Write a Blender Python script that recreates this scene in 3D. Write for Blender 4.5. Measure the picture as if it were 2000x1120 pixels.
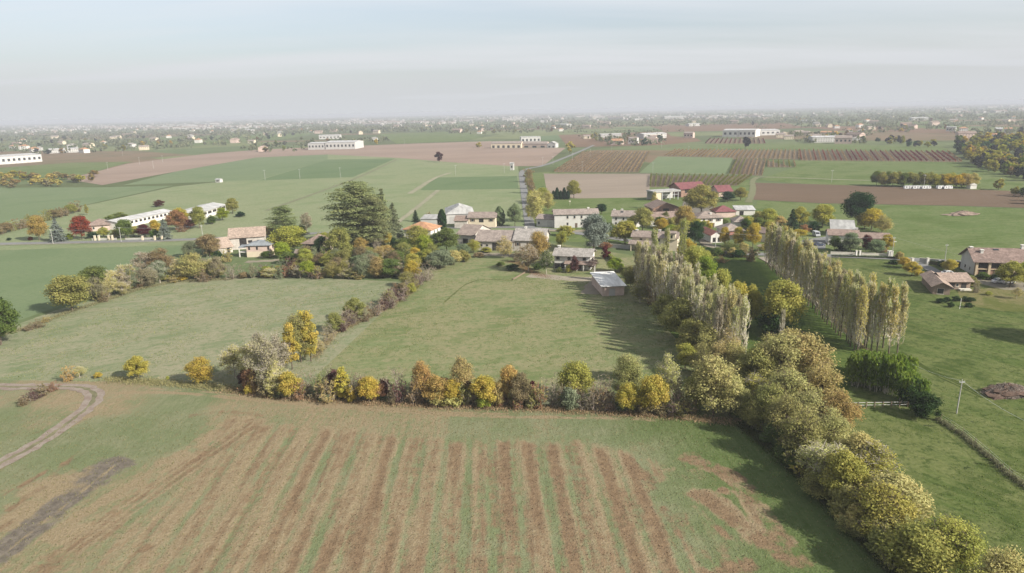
import bpy, bmesh, math, random
import numpy as np
from mathutils import Vector, Matrix, noise as mnoise

for o in list(bpy.data.objects):
    bpy.data.objects.remove(o)
SC = bpy.context.scene
COL = SC.collection
RAD = math.radians
random.seed(7)

# ------------------------------------------------------------------ camera
CAM_H = 55.0
FOC = 1333.0            # focal length in pixels of the 2000 px wide photograph
PITCH = math.atan((560 - 217) / FOC)
ROLL = RAD(1.2)
fwd = Vector((0, math.cos(PITCH), -math.sin(PITCH)))
r0 = Vector((1, 0, 0)); u0 = r0.cross(fwd)
cr, sr = math.cos(ROLL), math.sin(ROLL)
right = r0 * cr - u0 * sr
up = u0 * cr + r0 * sr
cam_d = bpy.data.cameras.new('camera')
cam = bpy.data.objects.new('camera', cam_d)
COL.objects.link(cam)
cam.matrix_world = Matrix((
    (right.x, up.x, -fwd.x, 0), (right.y, up.y, -fwd.y, 0),
    (right.z, up.z, -fwd.z, CAM_H), (0, 0, 0, 1)))
cam_d.sensor_width = 36.0
cam_d.lens = 36.0 * FOC / 2000.0
cam_d.clip_start = 0.5
cam_d.clip_end = 60000
SC.camera = cam

# ------------------------------------------------------------------ world, sun, exposure
SUN_EL, SUN_AZ = RAD(31.5), RAD(121)       # azimuth clockwise from +Y (view direction)
world = bpy.data.worlds.new('World'); SC.world = world; world.use_nodes = True
wn, wl = world.node_tree.nodes, world.node_tree.links
wn.clear()
w_out = wn.new('ShaderNodeOutputWorld'); w_bg = wn.new('ShaderNodeBackground')
sky = wn.new('ShaderNodeTexSky'); sky.sky_type = 'NISHITA'; sky.sun_disc = False
sky.sun_elevation = SUN_EL; sky.sun_rotation = SUN_AZ
sky.altitude = 50; sky.air_density = 1.0; sky.dust_density = 2.5; sky.ozone_density = 1.5
w_tc = wn.new('ShaderNodeTexCoord'); w_sep = wn.new('ShaderNodeSeparateXYZ')
wl.new(w_tc.outputs['Generated'], w_sep.inputs[0])
def wmath(op, a, b=None):
    n = wn.new('ShaderNodeMath'); n.operation = op
    for i, v in enumerate((a, b)):
        if v is None: continue
        if isinstance(v, (int, float)): n.inputs[i].default_value = v
        else: wl.new(v, n.inputs[i])
    return n.outputs[0]
zc = wmath('ADD', wmath('MAXIMUM', w_sep.outputs[2], 0.0), 0.09)
w_comb = wn.new('ShaderNodeCombineXYZ')
wl.new(wmath('DIVIDE', w_sep.outputs[0], zc), w_comb.inputs[0])
wl.new(wmath('DIVIDE', w_sep.outputs[1], zc), w_comb.inputs[1])
w_map = wn.new('ShaderNodeMapping'); w_map.inputs['Rotation'].default_value = (0, 0, RAD(-24))
w_map.inputs['Scale'].default_value = (0.16, 0.5, 1); w_map.inputs['Location'].default_value = (3.35, 2.1, 0)
wl.new(w_comb.outputs[0], w_map.inputs[0])
w_noi = wn.new('ShaderNodeTexNoise'); w_noi.inputs['Scale'].default_value = 1.1
w_noi.inputs['Detail'].default_value = 5; w_noi.inputs['Roughness'].default_value = 0.5
wl.new(w_map.outputs[0], w_noi.inputs['Vector'])
w_ramp = wn.new('ShaderNodeValToRGB')
w_ramp.color_ramp.elements[0].position = 0.36; w_ramp.color_ramp.elements[0].color = (0.46,) * 3 + (1,)
w_ramp.color_ramp.elements[1].position = 0.66; w_ramp.color_ramp.elements[1].color = (0.97,) * 3 + (1,)
wl.new(w_noi.outputs['Fac'], w_ramp.inputs[0])
w_mix = wn.new('ShaderNodeMix'); w_mix.data_type = 'RGBA'
w_low = wn.new('ShaderNodeMapRange'); w_low.interpolation_type = 'SMOOTHSTEP'
wl.new(w_sep.outputs[2], w_low.inputs['Value'])
w_low.inputs['From Min'].default_value = 0.0; w_low.inputs['From Max'].default_value = 0.16
w_low.inputs['To Min'].default_value = 0.97; w_low.inputs['To Max'].default_value = 0.0
wl.new(wmath('MAXIMUM', w_ramp.outputs[0], w_low.outputs[0]), w_mix.inputs['Factor'])
wl.new(sky.outputs[0], w_mix.inputs['A'])
w_veil = wn.new('ShaderNodeMix'); w_veil.data_type = 'RGBA'      # thin high cloud veil over the low haze
wl.new(w_low.outputs[0], w_veil.inputs['Factor'])
w_veil.inputs['A'].default_value = (5.0, 5.15, 5.34, 1); w_veil.inputs['B'].default_value = (4.0, 4.12, 4.30, 1)
wl.new(w_veil.outputs['Result'], w_mix.inputs['B'])
wl.new(w_mix.outputs['Result'], w_bg.inputs['Color'])
w_bg.inputs['Strength'].default_value = 0.082
wl.new(w_bg.outputs[0], w_out.inputs[0])

sun_d = bpy.data.lights.new('sun', 'SUN'); sun = bpy.data.objects.new('sun', sun_d); COL.objects.link(sun)
sun_d.energy = 4.9; sun_d.angle = RAD(0.6); sun_d.color = (1.0, 0.945, 0.855)
to_sun = Vector((math.sin(SUN_AZ) * math.cos(SUN_EL), math.cos(SUN_AZ) * math.cos(SUN_EL), math.sin(SUN_EL)))
sun.rotation_euler = to_sun.to_track_quat('Z', 'Y').to_euler()
sun.location = (200, -120, 300)

SC.view_settings.view_transform = 'Standard'
SC.view_settings.look = 'None'
SC.view_settings.gamma = 1.0
SC.view_settings.use_curve_mapping = False
SC.view_settings.exposure = 1.03
SC.render.engine = 'CYCLES'
cy = SC.cycles
cy.max_bounces = 5; cy.diffuse_bounces = 2; cy.glossy_bounces = 2; cy.transparent_max_bounces = 8
cy.transmission_bounces = 3; cy.volume_bounces = 0
cy.use_denoising = True
HAZE_DENSITY = 2.0e-4

# ------------------------------------------------------------------ from the photograph's pixels to the ground
def G(px, py, z=0.0):
    d = fwd + right * ((px - 1000) / FOC) + up * ((560 - py) / FOC)
    t = (z - CAM_H) / d.z
    return Vector((d.x * t, d.y * t, z))
def proj(p):
    v = Vector(p) - Vector((0, 0, CAM_H)); z = v.dot(fwd)
    return (1000 + FOC * v.dot(right) / z, 560 - FOC * v.dot(up) / z)
def ppm(p):
    """pixels per metre at a point (across the view)"""
    return FOC / max(1.0, (Vector(p) - Vector((0, 0, CAM_H))).dot(fwd))

# ------------------------------------------------------------------ helpers: colours, nodes, meshes
def lin(c):
    return tuple(((v / 255.0) / 12.92 if v <= 10 else ((v / 255.0 + 0.055) / 1.055) ** 2.4) for v in c)
def alb(r, g, b, D=0.0, gain=2.4):
    """surface colour of something photographed as (r, g, b) through D metres of this air"""
    T = math.exp(-HAZE_DENSITY * D)
    return tuple(min(0.8, max(0.012, (v - (1 - T) * h) / (gain * T))) for v, h in zip(lin((r, g, b)), (0.56, 0.58, 0.62)))

class NT:
    """small node-tree writer"""
    def __init__(self, name, rough=0.9, spec=0.15):
        self.m = bpy.data.materials.new(name); self.m.use_nodes = True
        self.t = self.m.node_tree; self.n = self.t.nodes; self.l = self.t.links
        self.b = self.n['Principled BSDF']
        self.b.inputs['Roughness'].default_value = rough
        self.b.inputs['Specular IOR Level'].default_value = spec
    def put(self, sock, v):
        if isinstance(v, bpy.types.NodeSocket): self.l.new(v, sock)
        elif isinstance(v, (tuple, list)) and sock.type == 'RGBA' and len(v) == 3: sock.default_value = tuple(v) + (1,)
        else: sock.default_value = v
    def math(self, op, a, b=0.0, clamp=False):
        n = self.n.new('ShaderNodeMath'); n.operation = op; n.use_clamp = clamp
        self.put(n.inputs[0], a); self.put(n.inputs[1], b); return n.outputs[0]
    def pos(self, scale=(1, 1, 1), rotz=0.0, obj=False):
        if obj:
            src = self.n.new('ShaderNodeTexCoord').outputs['Object']
        else:
            src = self.n.new('ShaderNodeNewGeometry').outputs['Position']
        if scale == (1, 1, 1) and rotz == 0: return src
        if rotz:
            r = self.n.new('ShaderNodeVectorRotate'); r.rotation_type = 'Z_AXIS'
            self.l.new(src, r.inputs['Vector']); r.inputs['Angle'].default_value = rotz; src = r.outputs[0]
        m = self.n.new('ShaderNodeMapping'); m.inputs['Scale'].default_value = scale
        self.l.new(src, m.inputs[0]); return m.outputs[0]
    def noise(self, scale, vec=None, detail=3, rough=0.55):
        n = self.n.new('ShaderNodeTexNoise'); n.inputs['Scale'].default_value = scale
        n.inputs['Detail'].default_value = detail; n.inputs['Roughness'].default_value = rough
        if vec is not None: self.l.new(vec, n.inputs['Vector'])
        return n.outputs['Fac']
    def ramp(self, v, lo, hi, a=0.0, b=1.0):
        n = self.n.new('ShaderNodeMapRange'); n.interpolation_type = 'SMOOTHSTEP'
        self.put(n.inputs['Value'], v); n.inputs['From Min'].default_value = lo; n.inputs['From Max'].default_value = hi
        n.inputs['To Min'].default_value = a; n.inputs['To Max'].default_value = b; return n.outputs[0]
    def mix(self, f, a, b, mode='MIX'):
        n = self.n.new('ShaderNodeMix'); n.data_type = 'RGBA'; n.blend_type = mode
        self.put(n.inputs['Factor'], f); self.put(n.inputs['A'], a); self.put(n.inputs['B'], b); return n.outputs['Result']
    def attr(self, name, out='Fac'):
        n = self.n.new('ShaderNodeAttribute'); n.attribute_name = name; return n.outputs[out]
    def bump(self, h, strength, dist):
        n = self.n.new('ShaderNodeBump'); n.inputs['Strength'].default_value = strength; n.inputs['Distance'].default_value = dist
        self.l.new(h, n.inputs['Height']); self.l.new(n.outputs[0], self.b.inputs['Normal'])
    def color(self, c):
        self.put(self.b.inputs['Base Color'], c); return self.m
def mul(c, k): return tuple(min(0.85, v * k) for v in c)

_mats = {}
def plain(name, c, rough=0.8, spec=0.2, var=0.12, scale=1.5, bump=0.0, metal=0.0):
    """painted or plastered surface with slight uneven weathering"""
    key = (name, c)
    if key in _mats: return _mats[key]
    t = NT(name, rough, spec)
    p = t.pos(obj=True)
    n1 = t.noise(scale, p, 4, 0.6); n2 = t.noise(scale * 0.23, p, 2)
    f = t.math('MULTIPLY', t.math('ADD', n1, n2), 0.5)
    t.color(t.mix(t.ramp(f, 0.3, 0.7), mul(c, 1 - var), mul(c, 1 + var)))
    t.b.inputs['Metallic'].default_value = metal
    if bump: t.bump(n1, 0.5, bump)
    _mats[key] = t.m; return t.m
def roof_mat(name, c, var=0.30, rows=True, patch=None):
    """tiled roof: courses and tiles along the slope as fine relief, patchy ageing"""
    key = (name, c)
    if key in _mats: return _mats[key]
    t = NT(name, 0.9, 0.1)
    p = t.pos(obj=True)
    n1 = t.noise(1.5, p, 4, 0.75); n2 = t.noise(0.5, p, 4, 0.65); n3 = t.noise(9.0, p, 1)
    col = t.mix(t.ramp(n1, 0.3, 0.7), mul(c, 1 - var), mul(c, 1 + var))
    col = t.mix(t.ramp(n2, 0.48, 0.60, 0, 0.8), col, patch or mul(c, 0.72))
    col = t.mix(t.ramp(n3, 0.55, 0.75, 0, 0.35), col, mul(c, 1.35))
    t.color(col)
    if rows:
        w = t.n.new('ShaderNodeTexWave'); w.wave_type = 'BANDS'; w.bands_direction = 'X'
        w.inputs['Scale'].default_value = 1.1; w.inputs['Distortion'].default_value = 0.4
        t.l.new(p, w.inputs['Vector']); t.bump(w.outputs['Fac'], 0.6, 0.06)
    _mats[key] = t.m; return t.m
def corrugated(name, c):
    key = (name, c)
    if key in _mats: return _mats[key]
    t = NT(name, 0.7, 0.3); p = t.pos(obj=True)
    n = t.noise(0.5, t.pos((1, 0.25, 1), obj=True), 4, 0.6); n2 = t.noise(3.0, p, 3)
    col = t.mix(t.ramp(n, 0.35, 0.65), mul(c, 0.75), mul(c, 1.15))
    col = t.mix(t.ramp(n2, 0.55, 0.7, 0, 0.4), col, mul(c, 0.6)); t.color(col)
    w = t.n.new('ShaderNodeTexWave'); w.bands_direction = 'X'; w.inputs['Scale'].default_value = 1.6
    t.l.new(p, w.inputs['Vector']); t.bump(w.outputs['Fac'], 0.5, 0.05)
    _mats[key] = t.m; return t.m

M_GLASS = plain('window_glass', (0.025, 0.028, 0.032), 0.15, 0.5, 0.2)
M_DARK = plain('dark_interior', (0.03, 0.028, 0.026), 0.9, 0.1, 0.3)
M_FRAME = plain('window_frame', (0.42, 0.38, 0.32), 0.6)
M_SHUT = plain('shutter_wood', (0.10, 0.07, 0.05), 0.7)
M_WHITE = plain('white_paint', (0.72, 0.70, 0.66), 0.6)
M_STONE = plain('pale_stone', (0.50, 0.47, 0.40), 0.85, bump=0.02)
M_CONC = plain('concrete', (0.33, 0.32, 0.30), 0.85)
M_METAL = plain('galvanised_metal', (0.45, 0.46, 0.46), 0.45, 0.5, metal=0.4)
M_WOOD = plain('weathered_wood', (0.16, 0.12, 0.085), 0.85)
M_BARK = plain('bark', (0.10, 0.08, 0.06), 0.95, 0.05, 0.3, 3.0)
M_BARKPALE = plain('pale_bark', (0.36, 0.32, 0.27), 0.95, 0.05, 0.3, 3.0)
M_TWIG = plain('bare_twigs', (0.24, 0.20, 0.17), 0.95, 0.05, 0.3, 3.0)
M_TWIGPALE = plain('pale_upright_twigs', (0.50, 0.455, 0.375), 0.95, 0.05, 0.3, 3.0)

# foliage: the object's own colour, varied leaf by leaf
t = NT('foliage', 0.75, 0.2)
oi = t.n.new('ShaderNodeObjectInfo')
lv = t.attr('leafv')
hs = t.n.new('ShaderNodeHueSaturation')
t.l.new(oi.outputs['Color'], hs.inputs['Color'])
t.l.new(t.ramp(lv, 0.0, 1.0, 0.515, 0.485), hs.inputs['Hue'])
t.l.new(t.ramp(lv, 0.0, 1.0, 0.78, 1.22), hs.inputs['Value'])
t.color(hs.outputs[0])
tr = t.n.new('ShaderNodeBsdfTranslucent'); t.l.new(hs.outputs[0], tr.inputs['Color'])
ms = t.n.new('ShaderNodeMixShader'); ms.inputs[0].default_value = 0.46
t.l.new(t.b.outputs[0], ms.inputs[1]); t.l.new(tr.outputs[0], ms.inputs[2])
t.l.new(ms.outputs[0], t.n['Material Output'].inputs['Surface'])
M_LEAF = t.m

class MB:
    """collects faces and links them as one mesh object"""
    def __init__(self): self.v = []; self.f = []; self.mi = []; self.cur = 0
    def face(self, pts):
        i = len(self.v); self.v += [tuple(p) for p in pts]; self.f.append(tuple(range(i, i + len(pts)))); self.mi.append(self.cur)
    def box(self, a, b):
        x0, y0, z0 = a; x1, y1, z1 = b; i = len(self.v)
        self.v += [(x, y, z) for z in (z0, z1) for y in (y0, y1) for x in (x0, x1)]
        for q in ((0, 2, 3, 1), (4, 5, 7, 6), (0, 1, 5, 4), (2, 6, 7, 3), (0, 4, 6, 2), (1, 3, 7, 5)):
            self.f.append(tuple(i + k for k in q)); self.mi.append(self.cur)
    def prism(self, poly, ext):
        """extrude polygon by vector ext"""
        n = len(poly); i = len(self.v); e = Vector(ext)
        self.v += [tuple(p) for p in poly] + [tuple(Vector(p) + e) for p in poly]
        self.f.append(tuple(i + k for k in reversed(range(n)))); self.f.append(tuple(i + n + k for k in range(n)))
        for k in range(n):
            self.f.append((i + k, i + (k + 1) % n, i + n + (k + 1) % n, i + n + k))
        self.mi += [self.cur] * (n + 2)
    def tube(self, pts, rad, n=5, cap=True):
        pts = [Vector(p) for p in pts]; i0 = len(self.v)
        for k, p in enumerate(pts):
            d = (pts[min(k + 1, len(pts) - 1)] - pts[max(k - 1, 0)])
            d = d.normalized() if d.length > 1e-6 else Vector((0, 0, 1))
            a = d.cross(Vector((0.31, 0.87, 0.37))).normalized(); b = d.cross(a)
            for j in range(n):
                w = 2 * math.pi * j / n
                self.v.append(tuple(p + (a * math.cos(w) + b * math.sin(w)) * rad[k]))
        for k in range(len(pts) - 1):
            for j in range(n):
                q = i0 + k * n
                self.f.append((q + j, q + (j + 1) % n, q + n + (j + 1) % n, q + n + j)); self.mi.append(self.cur)
        if cap:
            q = i0 + (len(pts) - 1) * n
            self.f.append(tuple(q + j for j in range(n))); self.mi.append(self.cur)
            self.f.append(tuple(i0 + j for j in reversed(range(n)))); self.mi.append(self.cur)
    def mesh(self, name, mats):
        me = bpy.data.meshes.new(name); me.from_pydata(self.v, [], self.f)
        for m in (mats if isinstance(mats, (list, tuple)) else [mats]): me.materials.append(m)
        if any(self.mi): me.polygons.foreach_set('material_index', self.mi)
        me.update(); return me
    def build(self, name, mats, parent=None, **kw):
        return put(name, self.mesh(name, mats), parent, **kw)
def put(name, me, parent=None, label=None, cat=None, group=None, kind=None, loc=None, rotz=0.0, scale=None, color=None):
    o = bpy.data.objects.new(name, me); COL.objects.link(o)
    if parent: o.parent = parent
    if loc is not None: o.location = loc
    if rotz: o.rotation_euler = (0, 0, rotz)
    if scale is not None: o.scale = scale
    if color is not None: o.color = tuple(color) + (1,)
    if label: o['label'] = label
    if cat: o['category'] = cat
    if group: o['group'] = group
    if kind: o['kind'] = kind
    return o
def sharp_mesh(name, co, faces_idx, mats):
    """big numpy mesh: co (N,3), faces (M,k)"""
    me = bpy.data.meshes.new(name); k = faces_idx.shape[1]; m = len(faces_idx)
    me.vertices.add(len(co)); me.vertices.foreach_set('co', np.ascontiguousarray(co, np.float32).ravel())
    me.loops.add(m * k); me.loops.foreach_set('vertex_index', np.ascontiguousarray(faces_idx, np.int32).ravel())
    me.polygons.add(m); me.polygons.foreach_set('loop_start', np.arange(0, m * k, k, dtype=np.int32))
    me.polygons.foreach_set('loop_total', np.full(m, k, np.int32))
    for x in (mats if isinstance(mats, (list, tuple)) else [mats]): me.materials.append(x)
    me.update(calc_edges=True); return me
def leaf_mesh(name, P, N, S, V, asp=0.62, rng=None, mat=None, up=None):
    """one small rhombic face for each leaf or leaf spray"""
    n = len(P)
    N = N / (np.linalg.norm(N, axis=1, keepdims=True) + 1e-9)
    R = rng.normal(size=(n, 3)) if up is None else np.tile(np.array(up, float), (n, 1)) + rng.normal(size=(n, 3)) * 0.25
    T = np.cross(N, R) if up is None else R - N * (R * N).sum(1, keepdims=True)
    T /= np.linalg.norm(T, axis=1, keepdims=True) + 1e-9
    B = np.cross(N, T); S = S[:, None]
    co = np.stack([P - T * S, P - B * S * asp, P + T * S, P + B * S * asp], 1).reshape(-1, 3)
    me = sharp_mesh(name, co, np.arange(4 * n).reshape(n, 4), mat or M_LEAF)
    a = me.attributes.new('leafv', 'FLOAT', 'POINT'); a.data.foreach_set('value', np.repeat(V, 4).astype(np.float32))
    return me

# ------------------------------------------------------------------ the ground: base sheet, fields, roads
def grass(name, c, dry=None, dk=None, patch=0.5, fine=1.0, streak=None, bump=0.10, spots=None):
    """grass sward: broad dry and lush patches, mottling, mown streaks, fine relief"""
    t = NT(name, 0.95, 0.05)
    p = t.pos()
    dry = dry or tuple(v * k for v, k in zip(c, (1.30, 1.16, 1.15)))
    dk = dk or tuple(v * k for v, k in zip(c, (0.76, 0.84, 0.74)))
    big = t.noise(0.022 * fine, p, 4, 0.6); med = t.noise(0.16 * fine, p, 4, 0.65); sm = t.noise(1.3, p, 4, 0.7); tuft = t.noise(0.55, p, 4, 0.75)
    col = t.mix(t.ramp(big, 0.40, 0.62), c, t.mix(0.5 + 0.5 * patch, c, dry))
    col = t.mix(t.ramp(med, 0.47, 0.57, 0, 0.85 * patch + 0.15), col, dry)
    col = t.mix(t.ramp(t.noise(0.10 * fine, t.pos((1, 0.6, 1), 0.7), 4, 0.6), 0.51, 0.62, 0, 0.85), col, dk)
    if streak is not None:
        s = t.noise(0.5, t.pos((1.0, 0.07, 1.0), streak), 3, 0.6)
        col = t.mix(t.ramp(s, 0.42, 0.66, 0, 0.6), col, mul(dry, 1.05))
        s2 = t.noise(0.8, t.pos((1.0, 0.05, 1.0), streak), 2, 0.6)
        col = t.mix(t.ramp(s2, 0.55, 0.72, 0, 0.45), col, dk)
    col = t.mix(t.ramp(tuft, 0.51, 0.62, 0, 0.8), col, mul(dk, 0.90))
    col = t.mix(t.ramp(tuft, 0.46, 0.30, 0, 0.35), col, mul(dry, 1.06))
    col = t.mix(t.ramp(sm, 0.35, 0.70, 0, 0.55), col, dk)
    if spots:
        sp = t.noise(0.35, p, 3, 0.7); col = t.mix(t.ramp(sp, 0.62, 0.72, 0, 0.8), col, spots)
    t.color(col)
    t.bump(t.math('ADD', sm, t.math('MULTIPLY', t.noise(4.0, p, 2, 0.7), 0.5)), 0.8, bump)
    return t.m
def tilled(name, c, ang=0.0, bump=0.25, lines=0.25, green=None):
    """harrowed or ploughed soil with long furrow lines"""
    t = NT(name, 0.97, 0.03)
    big = t.noise(0.012, t.pos((1, 0.35, 1), ang), 3, 0.6); sm = t.noise(0.8, t.pos(), 4, 0.7)
    ln = t.noise(0.45, t.pos((1.0, 0.03, 1.0), ang), 3, 0.6)
    col = t.mix(t.ramp(big, 0.35, 0.65), mul(c, 0.90), mul(c, 1.10))
    col = t.mix(t.ramp(ln, 0.35, 0.65, 0, lines * 2), col, mul(c, 0.80))
    col = t.mix(t.ramp(sm, 0.4, 0.7, 0, 0.4), col, mul(c, 0.78))
    if green: col = t.mix(t.ramp(t.noise(0.05, t.pos((1, 0.3, 1), ang), 4, 0.6), 0.52, 0.68, 0, 0.7), col, green)
    t.color(col); t.bump(t.math('ADD', sm, ln), 0.8, bump); return t.m

# base sheet to the horizon: patchwork of far fields
t = NT('far_farmland', 0.97, 0.03)
vo = t.n.new('ShaderNodeTexVoronoi'); vo.inputs['Scale'].default_value = 0.0042
t.l.new(t.pos((0.6, 1.0, 1), 0.25), vo.inputs['Vector'])
sep = t.n.new('ShaderNodeSeparateColor'); t.l.new(vo.outputs['Color'], sep.inputs[0])
gr = alb(138, 152, 116, 500); br = alb(168, 148, 130, 700); ol = alb(128, 138, 106, 500); lt = alb(160, 168, 126, 500)
col = t.mix(t.ramp(sep.outputs[0], 0.40, 0.42), gr, ol)
col = t.mix(t.ramp(sep.outputs[1], 0.70, 0.72), col, br)
col = t.mix(t.ramp(sep.outputs[2], 0.78, 0.80), col, lt)
n_ = t.noise(0.02, t.pos(), 4, 0.6); col = t.mix(t.ramp(n_, 0.4, 0.7, 0, 0.5), col, mul(ol, 0.75))
n2_ = t.noise(0.3, t.pos(), 3, 0.6); col = t.mix(t.ramp(n2_, 0.4, 0.7, 0, 0.4), col, mul(ol, 0.8))
t.color(col)
bm_ = MB(); R_ = 14000.0
ringpts = [(R_ * math.cos(2 * math.pi * k / 72), R_ * math.sin(2 * math.pi * k / 72), 0) for k in range(72)]
bm_.face(ringpts)
bm_.build('ground', t.m, kind='structure', label='flat farmland plain reaching to the hazy horizon')

_z = [0.03]
def field(name, pix, mat, label, dz=0.006, z=None):
    _z[0] += dz
    zz = _z[0] if z is None else z
    m = MB(); m.face([G(x, y, zz) for x, y in pix][::-1])
    me = m.mesh(name, mat)
    if me.polygons[0].normal.z < 0: me.flip_normals()
    return put(name, me, kind='structure', label=label)
def densify(pts, step):
    out = []
    for a, b in zip(pts[:-1], pts[1:]):
        n = max(1, int((b - a).length / step))
        out += [a.lerp(b, k / n) for k in range(n)]
    return out + [pts[-1]]
def smooth_line(pts, it=3):
    for _ in range(it):
        q = [pts[0]]
        for a, b in zip(pts[:-1], pts[1:]): q += [a.lerp(b, 0.25), a.lerp(b, 0.75)]
        pts = q + [pts[-1]]
    return pts
def ribbon(name, pix, width, mat, label, z, jag=0.0, seed=1, sm=2, wend=None):
    pts = [G(x, y) for x, y in pix]
    if sm: pts = smooth_line(pts, sm)
    pts = densify(pts, max(1.0, width * 0.4)); rr = random.Random(seed); m = MB(); L = []; Rr = []
    for k, p in enumerate(pts):
        d = (pts[min(k + 1, len(pts) - 1)] - pts[max(k - 1, 0)]).normalized(); s = Vector((-d.y, d.x, 0))
        w = width / 2 if wend is None else (width + (wend - width) * k / max(1, len(pts) - 1)) / 2
        j1, j2 = (rr.uniform(-jag, jag) for _ in (0, 1))
        L.append((p.x + s.x * (w + j1), p.y + s.y * (w + j1), z)); Rr.append((p.x - s.x * (w + j2), p.y - s.y * (w + j2), z))
    m.v = L + Rr; n = len(L)
    m.f = [(k, n + k, n + k + 1, k + 1) for k in range(n - 1)]; m.mi = [0] * (n - 1)
    me = m.mesh(name, mat)
    if me.polygons[0].normal.z < 0: me.flip_normals()
    return put(name, me, kind='structure', label=label)

G_LEFT = grass('left_meadow_grass', alb(162, 170, 134, 150), dry=alb(188, 180, 152, 150), dk=alb(144, 157, 117, 150), streak=1.15, patch=0.6)
G_MID = grass('centre_meadow_grass', alb(152, 163, 117, 170), dry=alb(181, 171, 136, 170), dk=alb(132, 147, 98, 170), streak=1.35, patch=0.55)
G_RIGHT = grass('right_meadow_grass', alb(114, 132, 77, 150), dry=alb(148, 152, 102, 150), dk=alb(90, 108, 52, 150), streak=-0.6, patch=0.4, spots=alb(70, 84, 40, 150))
G_FIELD = grass('pale_green_meadow', alb(160, 173, 133, 380), dry=alb(179, 181, 147, 380), dk=alb(149, 165, 124, 380), streak=1.2, fine=0.4)
G_CROP = grass('young_crop_green', alb(144, 160, 124, 380), dry=alb(156, 168, 132, 380), dk=alb(137, 155, 119, 380), fine=0.3, patch=0.2, bump=0.03)
G_CROP2 = grass('dark_crop_green', alb(134, 153, 117, 500), dry=alb(144, 160, 124, 500), dk=alb(128, 148, 113, 500), fine=0.3, patch=0.2, bump=0.03)
G_LAWN = grass('right_far_meadow', alb(126, 146, 94, 300), dry=alb(152, 160, 116, 300), dk=alb(112, 132, 80, 300), streak=1.45, fine=0.5)
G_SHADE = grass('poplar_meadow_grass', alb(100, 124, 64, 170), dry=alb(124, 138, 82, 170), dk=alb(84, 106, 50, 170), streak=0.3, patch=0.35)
S_BRN = tilled('tilled_brown_soil', alb(188, 174, 159, 420), ang=1.35)
S_RED = tilled('reddish_tilled_soil', alb(192, 173, 160, 750), ang=1.2)
S_DRK = tilled('dark_ploughed_soil', alb(148, 130, 114, 380), ang=1.5, bump=0.4)
S_FAR = tilled('far_brown_soil', alb(168, 150, 138, 1400), ang=1.1)

# far and middle fields (corners read off the photograph, laid on the plain)
field('meadow', [(-900, 520), (-300, 470), (0, 437), (340, 365), (460, 352), (640, 300), (780, 300), (1010, 318), (1035, 450), (900, 470), (400, 478), (-400, 500)], G_FIELD, 'pale green meadow stretching behind the village')
field('meadow', [(1030, 440), (1020, 340), (1080, 335), (1290, 345), (1470, 352), (1470, 430), (1300, 480), (1050, 470)], G_LAWN, 'green meadow between the village and the brown field')
field('crop_field', [(-900, 372), (0, 367), (200, 366), (338, 363), (0, 437), (-900, 560)], G_CROP, 'dark green crop field beyond the roadside farm')
field('crop_field', [(240, 362), (345, 335), (500, 308), (640, 302), (640, 312), (505, 352)], G_CROP, 'green crop field in front of the long brown strip')
field('crop_field', [(505, 353), (640, 312), (772, 310), (690, 346)], G_CROP2, 'darkest green crop strip below the brown field')
field('crop_field', [(852, 347), (1010, 344), (1013, 369), (820, 372)], G_CROP2, 'dark green crop rectangle beside the straight road')
field('ploughed_field', [(130, 350), (250, 320), (400, 301), (500, 293), (560, 290), (700, 285), (830, 280), (960, 276), (958, 290), (1105, 289), (1060, 325), (1003, 325), (890, 318), (780, 309), (640, 302), (500, 308), (345, 335), (200, 362)], S_RED, 'long reddish brown tilled field in front of the factory')
field('ploughed_field', [(1062, 340), (1270, 340), (1268, 386), (1130, 388), (1070, 385)], S_BRN, 'square brown tilled field behind the white houses')
field('crop_field', [(1285, 306), (1432, 309), (1416, 340), (1249, 338)], G_CROP, 'green crop plot between the vineyards')
field('meadow', [(1495, 313), (1880, 317), (2080, 350), (2500, 372), (2300, 420), (1480, 352), (1552, 327)], G_LAWN, 'bright green meadow below the red vineyard')
field('ploughed_field', [(1468, 357), (1620, 361), (2000, 374), (2500, 396), (2500, 424), (1990, 406), (1860, 402), (1600, 397), (1462, 390)], S_DRK, 'dark ploughed field in front of the round tree row')
field('meadow', [(1480, 392), (1600, 398), (1860, 403), (2600, 430), (2600, 570), (1890, 517), (1760, 510), (1600, 500), (1440, 480)], G_LAWN, 'green meadow around the brown heap of earth')
field('meadow', [(740, 262), (905, 257), (945, 269), (900, 276), (775, 281)], G_LAWN, 'far green meadow beside the white factory')
field('meadow', [(1380, 283), (1500, 281), (1840, 287), (1855, 296), (1500, 292), (1385, 291)], G_LAWN, 'far green strip behind the red vineyard')
field('crop_field', [(1030, 268), (1125, 262), (1130, 272), (1035, 276)], G_CROP2, 'far small green plot behind the farm')
field('ploughed_field', [(1090, 264), (1300, 257), (1310, 266), (1360, 270), (1370, 276), (1290, 284), (1110, 288)], S_FAR, 'far brown field behind the farmhouses')
field('ploughed_field', [(1270, 247), (1520, 238), (1580, 250), (1420, 256), (1300, 258)], S_FAR, 'far purple brown field under the wood')
field('meadow', [(1700, 240), (1850, 236), (1900, 250), (1760, 256)], G_LAWN, 'far pale meadow near the hazy town')
field('ploughed_field', [(1560, 248), (1720, 246), (1900, 256), (1880, 262), (1640, 256)], S_FAR, 'far brown strip below the hazy town')
field('meadow', [(-200, 330), (0, 328), (140, 318), (260, 316), (120, 352), (-200, 362)], G_LAWN, 'far meadow in front of the long white factory')
field('meadow', [(280, 270), (560, 258), (640, 256), (560, 272), (420, 282), (300, 292)], G_LAWN, 'far meadow among the suburbs')
field('meadow', [(820, 240), (1040, 236), (1080, 244), (900, 252)], G_LAWN, 'far meadow below the hazy town')

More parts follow.
